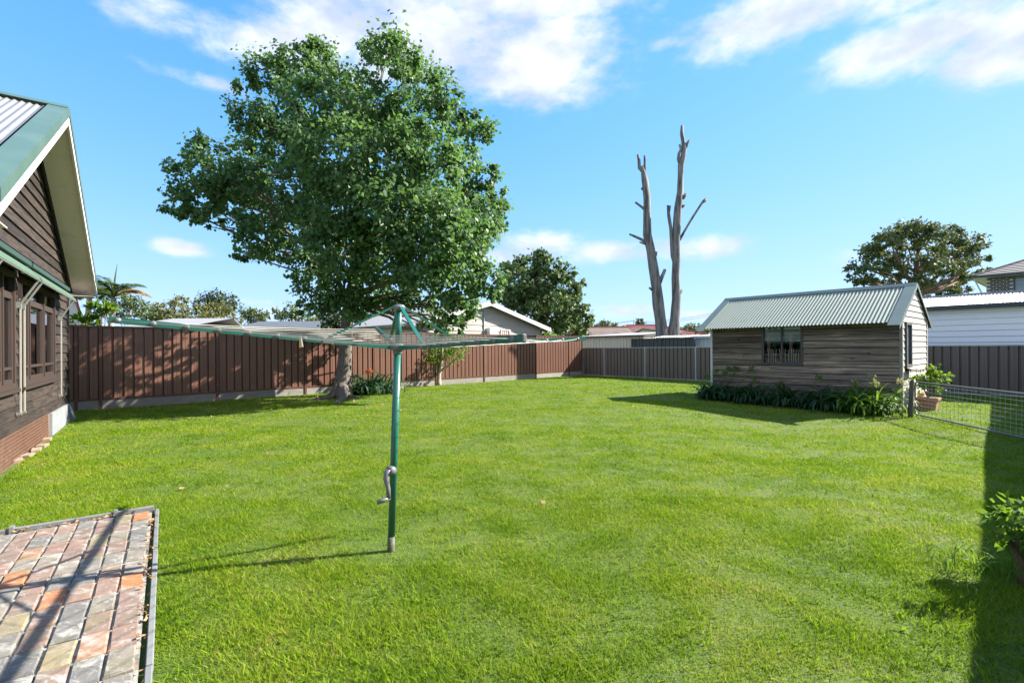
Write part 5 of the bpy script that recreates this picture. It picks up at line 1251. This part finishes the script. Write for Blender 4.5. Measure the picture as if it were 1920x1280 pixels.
# ------------------------------------------------------------------ neighbouring houses
def weatherboards(fr, a0, a1, b, c0, c1, ht, mat, root, name='weatherboard', top=None, th=.035, gap=.012):
    """boards on the +b side; top(a_side, c) trims gable boards"""
    c = c0
    while c < c1 - .03:
        ct = min(c + ht, c1); x0, x1 = (a0, a1) if top is None else top(ct)
        y0, y1 = (a0, a1) if top is None else top(c)
        if y1 - y0 < .05: break
        MB().hexa([fr.p(y0, b, c), fr.p(y1, b, c), fr.p(y1, b + th, c), fr.p(y0, b + th, c), fr.p(x0, b, ct - gap), fr.p(max(x1, x0 + .01), b, ct - gap), fr.p(max(x1, x0 + .01), b + th * .4, ct - gap), fr.p(x0, b + th * .4, ct - gap)]).build(name, mat, root)
        c = ct
def cream_house():
    nrm = Vector((FED.y, -FED.x, 0)); o = FE0 - nrm * 3.0
    u0, u1 = isect(o, FED, Vector((0, 0, 0)), Vector((px_dir(783, 600).x, 1, 0))), isect(o, FED, Vector((0, 0, 0)), Vector((px_dir(1012, 610).x, 1, 0)))
    fr = Fr(o + FED * u0, FED, nrm); W = u1 - u0; D = 9.0; EH, RH, OV = 2.62, 3.72, .38; hf = W / 2; pt = (RH - EH) / hf
    root = thing('cream_house', 'cream weatherboard house with low white gable beyond the brown fence', 'house', fr.o)
    core = MB(); pts = [(0.01, 0), (0.01, EH - .03), (hf, RH - .05), (W - .01, EH - .03), (W - .01, 0)]
    core.prism([fr.p(a, -D, c) for a, c in pts], [fr.p(a, -.01, c) for a, c in pts]); core.build('wall', G['cream'], root)
    f = lambda z: (0, W) if z < EH else (min(hf, (z - EH) / pt), max(hf, W - (z - EH) / pt))
    weatherboards(fr, 0, W, -.01, .2, RH, .30, G['cream'], root, top=lambda z: f(z))
    sd = Fr(fr.o, -nrm, -FED)
    weatherboards(sd, 0, D, -.01, .2, EH, .30, G['cream'], root)
    for sg in (0, 1):
        e = -.5 if sg == 0 else W + .5; ez = RH - pt * (hf + .5)
        rf = MB().prism([fr.p(hf, OV, RH), fr.p(e, OV, ez), fr.p(e, OV, ez + .06), fr.p(hf, OV, RH + .06)], [fr.p(hf, -D - .4, RH), fr.p(e, -D - .4, ez), fr.p(e, -D - .4, ez + .06), fr.p(hf, -D - .4, RH + .06)]).build('roof', G['whiteroof'], root)
        n = 10; run = hf + .5
        pr = []
        for z in range(n * 14 * 4 + 1):
            t = z / (n * 14 * 4); pr.append((OV - .05 - t * (D + .9), .02 * (1 if z % 4 < 2 else 0)))
        MB().sheet(lambda t, l, h: fr.p(hf + (e - hf) * l / run, t, RH + .064 + h - pt * l), pr, .02, run, .004).build('roof_sheet', G['whiteroof'], rf, fix=False)
        MB().prism([fr.p(hf, OV + .005, RH + .075), fr.p(e, OV + .005, ez + .075), fr.p(e, OV + .005, ez - .14), fr.p(hf, OV + .005, RH - .14)], [fr.p(hf, OV + .035, RH + .075), fr.p(e, OV + .035, ez + .075), fr.p(e, OV + .035, ez - .14), fr.p(hf, OV + .035, RH - .14)]).build('barge_board', G['white'], root)
        MB().prism([fr.p(e - .02, OV, ez - .0), fr.p(e + (.1 if sg else -.1), OV, ez), fr.p(e + (.1 if sg else -.1), OV, ez - .10), fr.p(e - .02, OV, ez - .10)], [fr.p(e - .02, -D, ez), fr.p(e + (.1 if sg else -.1), -D, ez), fr.p(e + (.1 if sg else -.1), -D, ez - .10), fr.p(e - .02, -D, ez - .10)]).build('gutter', G['browntile'], root)
    ua = isect(fr.o, FED, Vector((0, 0, 0)), Vector((px_dir(947, 620).x, 1, 0)))
    w = MB()
    for a0, a1, c0, c1 in ((ua - .34, ua + .34, 2.36, 2.42), (ua - .34, ua + .34, 1.35, 1.42), (ua - .34, ua - .28, 1.42, 2.36), (ua + .28, ua + .34, 1.42, 2.36)): w.box(fr, a0, a1, 0, .06, c0, c1)
    wo = w.build('window', G['soffit'], root)
    MB().box(fr, ua - .28, ua + .28, .012, .02, 1.42, 2.36).build('shutter', G['palebark'], wo)
    for k in (-.14, .0, .14): MB().box(fr, ua + k - .02, ua + k + .02, .02, .04, 1.42, 2.36).build('slat', G['soffit'], wo)
    for a in (1.2, 2.8):
        w = MB().box(sd, a, a + 1.3, .0, .04, 1.55, 2.35).build('window', G['white'], root)
        MB().box(sd, a + .07, a + .63, .04, .05, 1.62, 2.28).build('pane', G['darkglass'], w); MB().box(sd, a + .68, a + 1.23, .04, .05, 1.62, 2.28).build('pane', G['darkglass'], w)
    uc = isect(fr.o, FED, Vector((0, 0, 0)), Vector((px_dir(918, 620).x, 1, 0)))
    ac = thing('air_conditioner', 'white air conditioner unit on the cream gable wall beside a small window', 'appliance', fr.p(uc, .2, 1.7))
    MB().box(fr, uc - .26, uc + .26, .03, .30, 1.75, 2.48).build('case', G['aircon'], ac, bevel=.015)
    MB().box(fr, uc - .18, uc + .18, .301, .306, 2.38, 2.42).build('vent', G['greystrut'], ac)
    MB().tube([fr.p(uc - .42, .04, 1.2), fr.p(uc - .42, .04, 3.5)], .03, 8).build('drain_pipe', G['galv'], root)
cream_house()

def shed_simple(name, label, fr, W, D, H0, msheet, mcap, roofm, pitch=.2, cat='shed', slope=.06, roofname='roof'):
    root = thing(name, label, cat, fr.o)
    core = MB().box(fr, .02, W - .02, -D, -.03, 0, H0 - .05); core.build('wall', msheet, root)
    n = max(1, round(W / .8)); w = W / n
    for k in range(n):
        MB().sheet(lambda t, l, h: fr.p(t, h - .02, l), rib_profile(k * w, (k + 1) * w - .002, pitch, .025, .03), 0, H0 - .02, .003).build('wall_sheet', msheet, root, fix=False)
    MB().box(fr, -.12, W + .12, .01, .13, H0 - .03, H0 + .05).build('gutter', mcap, root)
    pr = []
    nn = int((W + .2) / .1)
    for z in range(nn * 4 + 1): pr.append((-.1 + z / (nn * 4) * (W + .2), .018 * math.cos(math.pi * z / 2)))
    MB().sheet(lambda t, l, h: fr.p(t, -l, H0 + .06 + h + slope * l), pr, -.05, D + .1, .003).build(roofname, roofm, root, fix=False)
    return root
def on_back(x, off):         # a point 'off' metres beyond the back fence, in picture column x
    o = CORNER - bn * off; return o + BFD * isect(o, BFD, Vector((0, 0, 0)), Vector((px_dir(x, 640).x, 1, 0)))
def rear_sheds():
    p0, p1 = on_back(1093, 2.2), on_back(1206, 2.2); p0 = p0 - BFD * 0
    shed_simple('cream_garage', 'cream ribbed steel garage with dark gutter behind the back fence', Fr(p0, BFD, bn), (p1 - p0).length, 4, 2.03, G['creamsteel'], G['navy'], G['whiteroof'])
    p0, p1 = on_back(1184, .9), on_back(1303, .9)
    root = thing('steel_screen', 'dark green ribbed steel screen standing above the back fence', 'fence', p0)
    fr = Fr(p0, BFD, bn); L = (p1 - p0).length
    steel_fence(fr, [0.03, L / 2, L - .03], .05, 1.86, root, G['greensteel'], G['greensteel'], None, pitch=.2, depth=.025, post_w=.04, rail=.03)
    p0, p1 = on_back(1303, 1.2), on_back(1372, 1.2)
    shed_simple('pale_shed', 'pale blue steel shed just beyond the back fence beside the garden shed', Fr(p0, BFD, bn), (p1 - p0).length, 2.2, 1.86, G['bluesteel'], G['bluesteel'], G['whiteroof'])
    # corrugated lean-to roof at the foot of the dead trunks
    p0, p1 = on_back(1222, 1.5), on_back(1306, 1.5); fr = Fr(p0, BFD, bn); L = (p1 - p0).length
    root = thing('lean_to', 'small lean-to with pale corrugated roof at the foot of the dead trunks', 'shed', p0)
    MB().box(fr, .1, L - .1, -.35, -.08, 0, 1.86).build('wall', G['creamsteel'], root)
    pr = [(z / 160 * L, .02 * math.cos(math.pi * z / 4)) for z in range(161)]
    MB().sheet(lambda t, l, h: fr.p(t, -l, 1.92 + h + .14 * l), pr, -.1, .45, .003).build('roof_sheet', G['whiteroof'], root, fix=False)
rear_sheds()

def tiled_roof(fr, a0, a1, b0, b1, e, r, mat, root, hipL=0.0, hipR=0.0, courses=9, thick=.03, capm=None):
    """gable/hip roof with ridge along a ; eave height e, ridge r ; courses of stepped tiles"""
    mid = (b0 + b1) / 2
    for sg in (1, -1):
        be = b1 if sg > 0 else b0
        rf = None
        for k in range(courses):
            t0, t1 = k / courses, (k + 1) / courses + .02
            L = lambda t: (a0 + hipL * t, a1 - hipR * t)
            z = lambda t: e + (r - e) * t
            l0, l1 = L(t0), L(min(t1, 1)); t1 = min(t1, 1)
            bb = lambda t: be + (mid - be) * t
            o = MB().prism([fr.p(l0[0], bb(t0), z(t0) + thick), fr.p(l0[1], bb(t0), z(t0) + thick), fr.p(l1[1], bb(t1), z(t1)), fr.p(l1[0], bb(t1), z(t1))],
                       [fr.p(l0[0], bb(t0), z(t0) - .01), fr.p(l0[1], bb(t0), z(t0) - .01), fr.p(l1[1], bb(t1), z(t1) - .03), fr.p(l1[0], bb(t1), z(t1) - .03)]).build('roof' if k == 0 else 'tile_course', mat, root if k == 0 else rf)
            if k == 0: rf = o
    for hip, ae, ar in ((hipL, a0, a0 + hipL), (hipR, a1, a1 - hipR)):
        if hip:
            MB().prism([fr.p(ae, b0, e), fr.p(ae, b1, e), fr.p(ar, mid, r)], [fr.p(ae, b0, e - .03), fr.p(ae, b1, e - .03), fr.p(ar, mid, r - .03)]).build('hip_slope', mat, root)
            for be in (b0, b1): MB().tube([fr.p(ae, be, e + .04), fr.p(ar, mid, r + .05)], .08, 6).build('hip_cap', capm or mat, root)
    MB().tube([fr.p(a0 + hipL, mid, r + .03), fr.p(a1 - hipR, mid, r + .03)], .10, 6).build('ridge_cap', capm or mat, root)
def far_houses():
    # brown tiled house with a small brick gable
    Y = 40; x = lambda px, yy=Y: at(px, 640, yy).x; zz = lambda py, px, yy=Y: at(px, py, yy).z
    fr = Fr((x(1072), Y, 0), (1, 0), (0, -1)); W = x(1196) - x(1072)
    root = thing('brown_tiled_house', 'low brick house with faded brown tiles and red ridge caps', 'house', fr.o)
    MB().box(fr, .3, W - .1, -7, -.4, 0, zz(630, 1100)).build('wall', G['orangebrick'], root)
    tiled_roof(fr, 0, W, -7.4, 0, zz(632, 1100), zz(614, 1130, Y + 3.7), G['browntile'], root, 0, 0, 9, .035, G['redtile'])
    g0, g1, gm = x(1066, Y-.6), x(1110, Y-.6), x(1086, Y-.6); ze, zr = zz(629, 1088), zz(615, 1086)
    f2 = Fr((0, Y - .6, 0), (1, 0), (0, -1))
    MB().prism([f2.p(g0 + .2, -1.5, ze - 2), f2.p(g1 - .2, -1.5, ze - 2), f2.p(g1 - .2, -1.5, ze), f2.p(gm, -1.5, zr), f2.p(g0 + .2, -1.5, ze)], [f2.p(g0 + .2, 0, ze - 2), f2.p(g1 - .2, 0, ze - 2), f2.p(g1 - .2, 0, ze), f2.p(gm, 0, zr), f2.p(g0 + .2, 0, ze)]).build('gable', G['orangebrick'], root)
    for ge, sgn in ((g0, -1), (g1, 1)):
        MB().prism([f2.p(gm, .05, zr + .16), f2.p(ge, .05, ze + .12), f2.p(ge, .05, ze - .06), f2.p(gm, .05, zr - .04)], [f2.p(gm, .10, zr + .16), f2.p(ge, .10, ze + .12), f2.p(ge, .10, ze - .06), f2.p(gm, .10, zr - .04)]).build('barge_board', G['white'], root)
        MB().prism([f2.p(gm, .08, zr + .2), f2.p(ge, .08, ze + .15), f2.p(ge, .08, ze + .11), f2.p(gm, .08, zr + .16)], [f2.p(gm, -3, zr + .2), f2.p(ge, -3, ze + .15), f2.p(ge, -3, ze + .11), f2.p(gm, -3, zr + .16)]).build('gable_roof', G['browntile'], root)
    # red tiled house behind the dead trunks
    Y2 = 46.0; x2 = lambda px: at(px, 640, Y2).x; z2 = lambda py, px=1240, yy=Y2: at(px, py, yy).z
    fr = Fr((x2(1146), Y2, 0), (1, 0), (0, -1)); W = x2(1325) - x2(1146)
    root = thing('red_tiled_house', 'long low house with red tiled hip roof behind the dead trunks', 'house', fr.o)
    MB().box(fr, .5, W - .5, -8, -.5, 0, z2(629)).build('wall', G['cream'], root)
    tiled_roof(fr, 0, W, -8.5, 0, z2(627), z2(610, 1240, Y2 + 4.2), G['redtile'], root, 2.4, 3.6, 9, .035)
    MB().box(fr, 0, W, .0, .12, z2(629) - .08, z2(627)).build('fascia', G['redfascia'], root)
    # grey gable porch roof before it
    pf = Fr((0, Y2 - 3.4, 0), (1, 0), (0, -1)); k = (Y2 - 3.4) / F_PX
    g0, gm, g1 = (1178 - 960) * k, (1206 - 960) * k, (1290 - 960) * k; ze, zr = at(1200, 630, Y2 - 3.4).z, at(1206, 617, Y2 - 3.4).z
    porch = thing('pale_gable_building', 'pale gabled outbuilding with grey roof before the red tiled house', 'building', (gm, Y2 - 3.4, 0))
    MB().prism([pf.p(g0 + .3, 0, 0), pf.p(g1 - .3, 0, 0), pf.p(g1 - .3, 0, ze), pf.p(gm, 0, zr - .05), pf.p(g0 + .3, 0, ze)], [pf.p(g0 + .3, -2.4, 0), pf.p(g1 - .3, -2.4, 0), pf.p(g1 - .3, -2.4, ze), pf.p(gm, -2.4, zr - .05), pf.p(g0 + .3, -2.4, ze)]).build('wall', G['creamsteel'], porch)
    for ge in (g0, g1):
        MB().prism([pf.p(gm, .15, zr), pf.p(ge, .15, ze - .03), pf.p(ge, .15, ze + .09), pf.p(gm, .15, zr + .12)], [pf.p(gm, -2.6, zr), pf.p(ge, -2.6, ze - .03), pf.p(ge, -2.6, ze + .09), pf.p(gm, -2.6, zr + .12)]).build('roof', G['browntile' if ge == g0 else 'whiteroof'], porch)
    # TV antenna
    ab = Vector((x2(1206), Y2 + 3.6, 0)); az = at(1206, 611, Y2 + 3.6).z
    root = thing('tv_antenna', 'thin television antenna on the red tiled roof', 'antenna', Vector((ab.x, ab.y, az)))
    tz = at(1206, 604, Y2 + 3.6).z; k = (Y2 + 3.6) / F_PX
    MB().tube([Vector((ab.x, ab.y, az - .1)), Vector((ab.x, ab.y, tz + .1))], .03, 6).build('mast', G['steel'], root)
    MB().tube([Vector((ab.x - 27 * k, ab.y, tz - .05)), Vector((ab.x + 12 * k, ab.y, tz + .25))], .025, 6).build('boom', G['steel'], root)
    for t in range(9): 
        q = Vector((ab.x - 26 * k + t * 4.6 * k, ab.y, tz - .04 + t * .035)); MB().tube([q - Vector((.05, .4, .12)), q + Vector((.05, .4, .12))], .015, 5).build('element', G['steel'], root)
    # grey roof left of the big tree, white low roof by the palms
    for nm, lb, x0, x1, y0, y1, Yq, rm in (('grey_roof_house', 'low house with grey corrugated roof left of the big tree', 432, 612, 616, 603, 34, 'greyroof'), ('white_roof_shed', 'low white shed roof just above the fence near the palms', 212, 345, 614, 598, 22, 'whiteroof')):
        xa, xb = at(x0, y0, Yq), at(x1, y0, Yq); f = Fr((xa.x, Yq, 0), (1, 0), (0, -1)); W = xb.x - xa.x
        root = thing(nm, lb, 'building', f.o)
        MB().box(f, .1, W - .1, -5, -.2, 0, xa.z - .02).build('wall', G['cream'], root)
        zt = at(x0, y1, Yq + 4).z; n = int(W / .2); pr = [(z / (n * 4) * W, .02 * (1 if z % 4 < 1 else 0)) for z in range(n * 4 + 1)]
        MB().sheet(lambda t, l, h: f.p(t, -l, xa.z + h + (zt - xa.z) * l / 4), pr, -.2, 4, .005).build('roof_sheet', G[rm], root, fix=False)
        MB().prism([f.p(0, -4, zt), f.p(W, -4, zt), f.p(W, -5.1, xa.z + .1), f.p(0, -5.1, xa.z + .1)], [f.p(0, -4, zt - .06), f.p(W, -4, zt - .06), f.p(W, -5.1, xa.z + .04), f.p(0, -5.1, xa.z + .04)]).build('roof_back', G[rm], root)
    # white gable by the house corner
    Yq = 17.0; P = lambda px, py: at(px, py, Yq)
    q = [P(60, 700), P(151, 700), P(151, 604), P(132, 536), P(95, 400), P(60, 500)]
    q = [Vector((p.x, Yq, max(p.z, 0))) for p in q]
    root = thing('white_gable_house', 'white rendered house gable with red verge seen past the dark house corner', 'house', Vector((q[1].x, Yq, 0)))
    MB().prism(q, [p + Vector((-7.5, 4, 0)) for p in q]).build('wall', G['white'], root)
    e0, e1 = q[4], q[2] + Vector((.12, 0, -.12))
    MB().beam(e0 + Vector((.05, -.06, .05)), e1 + Vector((.03, -.06, .0)), .06, .06, (0, 1, 0)).build('verge', G['redfascia'], root)
far_houses()

def white_garage():
    p0 = on_back(1716, .9); fr = Fr(p0 - BFD * 1.2, BFD, bn); W = 7.5; D, EH, RH = 6.0, 2.56, 3.15
    root = thing('white_garage', 'white weatherboard garage with dark gutter and zinc roof behind the back fence', 'garage', fr.o)
    MB().box(fr, .02, W, -D, -.02, 0, EH - .02).build('wall', G['whitesiding'], root)
    weatherboards(fr, 0, W, -.02, .3, EH - .02, .175, G['whitesiding'], root, th=.036, gap=.012)
    MB().box(fr, -.25, W + .2, .10, .22, EH - .04, EH + .09).build('gutter', G['navy'], root, bevel=.01)
    MB().box(fr, -.25, W + .2, .02, .10, EH - .02, EH + .06).build('fascia', G['navy'], root)
    for sg in (1, -1):
        n = 9; w = (W + .5) / n
        for i in range(n):
            pr = []
            for z in range(61): t = z / 60 * w; pr.append((-.28 + i * w + t, .014 * math.cos(2 * math.pi * z / 6.0 * .98)))
            MB().sheet(lambda t, l, h: fr.p(t, -D / 2 + sg * l, RH + h - (RH - EH - .07) * l / (D / 2 + .2)), pr, 0, D / 2 + .2, .003).build('roof_sheet', G['whiteroof'], root, fix=False)
    MB().tube([fr.p(-.3, -D / 2, RH + .01), fr.p(W + .3, -D / 2, RH + .01)], .07, 6).build('ridge_capping', G['whiteroof'], root)
white_garage()

def brick_house():
    Y = 31.0; e = at(1832, 520, Y); c = at(1849, 530, Y)
    fr = Fr((c.x, Y, 0), BFD, bn)
    W = 8.0; EH = e.z
    root = thing('brick_house', 'two storey charcoal brick house with dark tiled roof beyond the white garage', 'house', fr.o)
    MB().box(fr, .0, W, -8, -.05, 0, EH - .1).build('wall', G['lightmortar'], root)
    bw, bh = .30, .115
    proto = MB().box(Fr((0, 0, 0), fr.a, fr.b), -bw / 2 + .018, bw / 2 - .018, 0, .03, -bh / 2 + .014, bh / 2 - .014).build('brick', G['darkbrick'], None, loc=(0, 0, 0)); proto.parent = root
    first = True; base = base_of(root)
    wa0 = 1.22
    for r in range(17):
        z = EH - .16 - r * bh
        for k in range(5 if r < 15 else 5):
            a = bw / 2 + .02 + k * bw + (bw / 2 if r % 2 else 0)
            if a + bw / 2 > wa0 + .14: continue
            o = proto if first else proto.copy()
            if not first: COL.objects.link(o); o.parent = root
            first = False
            o.location = fr.p(a, -.055, z) - base
    w = MB()
    for a0, a1, z0, z1 in ((wa0, wa0 + 2.6, EH - .22, EH - .14), (wa0, wa0 + 2.6, EH - 2.0, EH - 1.92), (wa0, wa0 + .08, EH - 1.92, EH - .22), (wa0 + 2.52, wa0 + 2.6, EH - 1.92, EH - .22)): w.box(fr, a0, a1, -.06, .04, z0, z1)
    wo = w.build('window', G['navy'], root)
    MB().box(fr, wa0 + .08, wa0 + 2.52, -.03, -.02, EH - 1.92, EH - .22).build('pane', G['darkglass'], wo)

    a0, a1 = -.62, W + .6
    tiled_roof(fr, a0, a1, -8.6, .62, EH + .05, EH + 1.75, G['darktile'], root, 3.6, 3.6, 12, .05)
    MB().box(fr, a0 - .08, a1, .62, .74, EH - .06, EH + .10).build('gutter', G['navy'], root)
    MB().box(fr, a0 - .10, a0, -8.6, .74, EH - .06, EH + .10).build('gutter', G['navy'], root)
    MB().box(fr, a0, a1, -8.5, .60, EH - .05, EH - .02).build('eave_lining', G['white'], root)
    MB().beam(fr.p(-.5, .45, EH - .1), fr.p(-.05, .05, EH - 1.4), .06, .06).build('downpipe', G['white'], root)
brick_house()

def wires():
    for i, (y0, y1, lb) in enumerate(((600, 572, 'upper thin power line crossing the sky left of the shed'), (603, 577, 'lower thin power line crossing the sky left of the shed'))):
        a, b = at(1200, y0 + 4, 60), at(1480, y1 - 22, 38)
        m = MB(); pts = [a.lerp(b, t / 12) - Vector((0, 0, .5 * math.sin(math.pi * t / 12))) for t in range(13)]
        m.tube(pts, .016, 5); tag(m.build('power_line', G['black'], None, loc=a), lb, 'cable', 'power lines')
wires()

# dry leaves dropped under the big tree
def litter():
    rn = np.random.default_rng(77); c = gnd(640, 745); n = 300
    x = c.x - .8 + rn.normal(0, 2.2, n); y = c.y - 1.2 + rn.normal(0, 1.6, n); k = in_lawn(x, y); x, y = x[k], y[k]
    x2 = rn.uniform(-4, 6, 50); y2 = rn.uniform(4, 12, 50); k = in_lawn(x2, y2); x, y = np.concatenate([x, x2[k]]), np.concatenate([y, y2[k]]); n = len(x)
    P = np.stack([x, y, ghn(x, y) + rn.uniform(.012, .03, n)], 1)
    o = quads_obj('fallen_leaves', leaves(P, rn.normal(size=(n, 3)) * (1, 1, .3), rn.normal(size=(n, 3)) * .4 + (0, 0, 1), rn.uniform(.03, .07, n), .36), G['dryleaf'], None)
    tag(o, 'scattered dry brown leaves fallen on the lawn around the big tree', 'leaves', None, 'stuff')
litter()
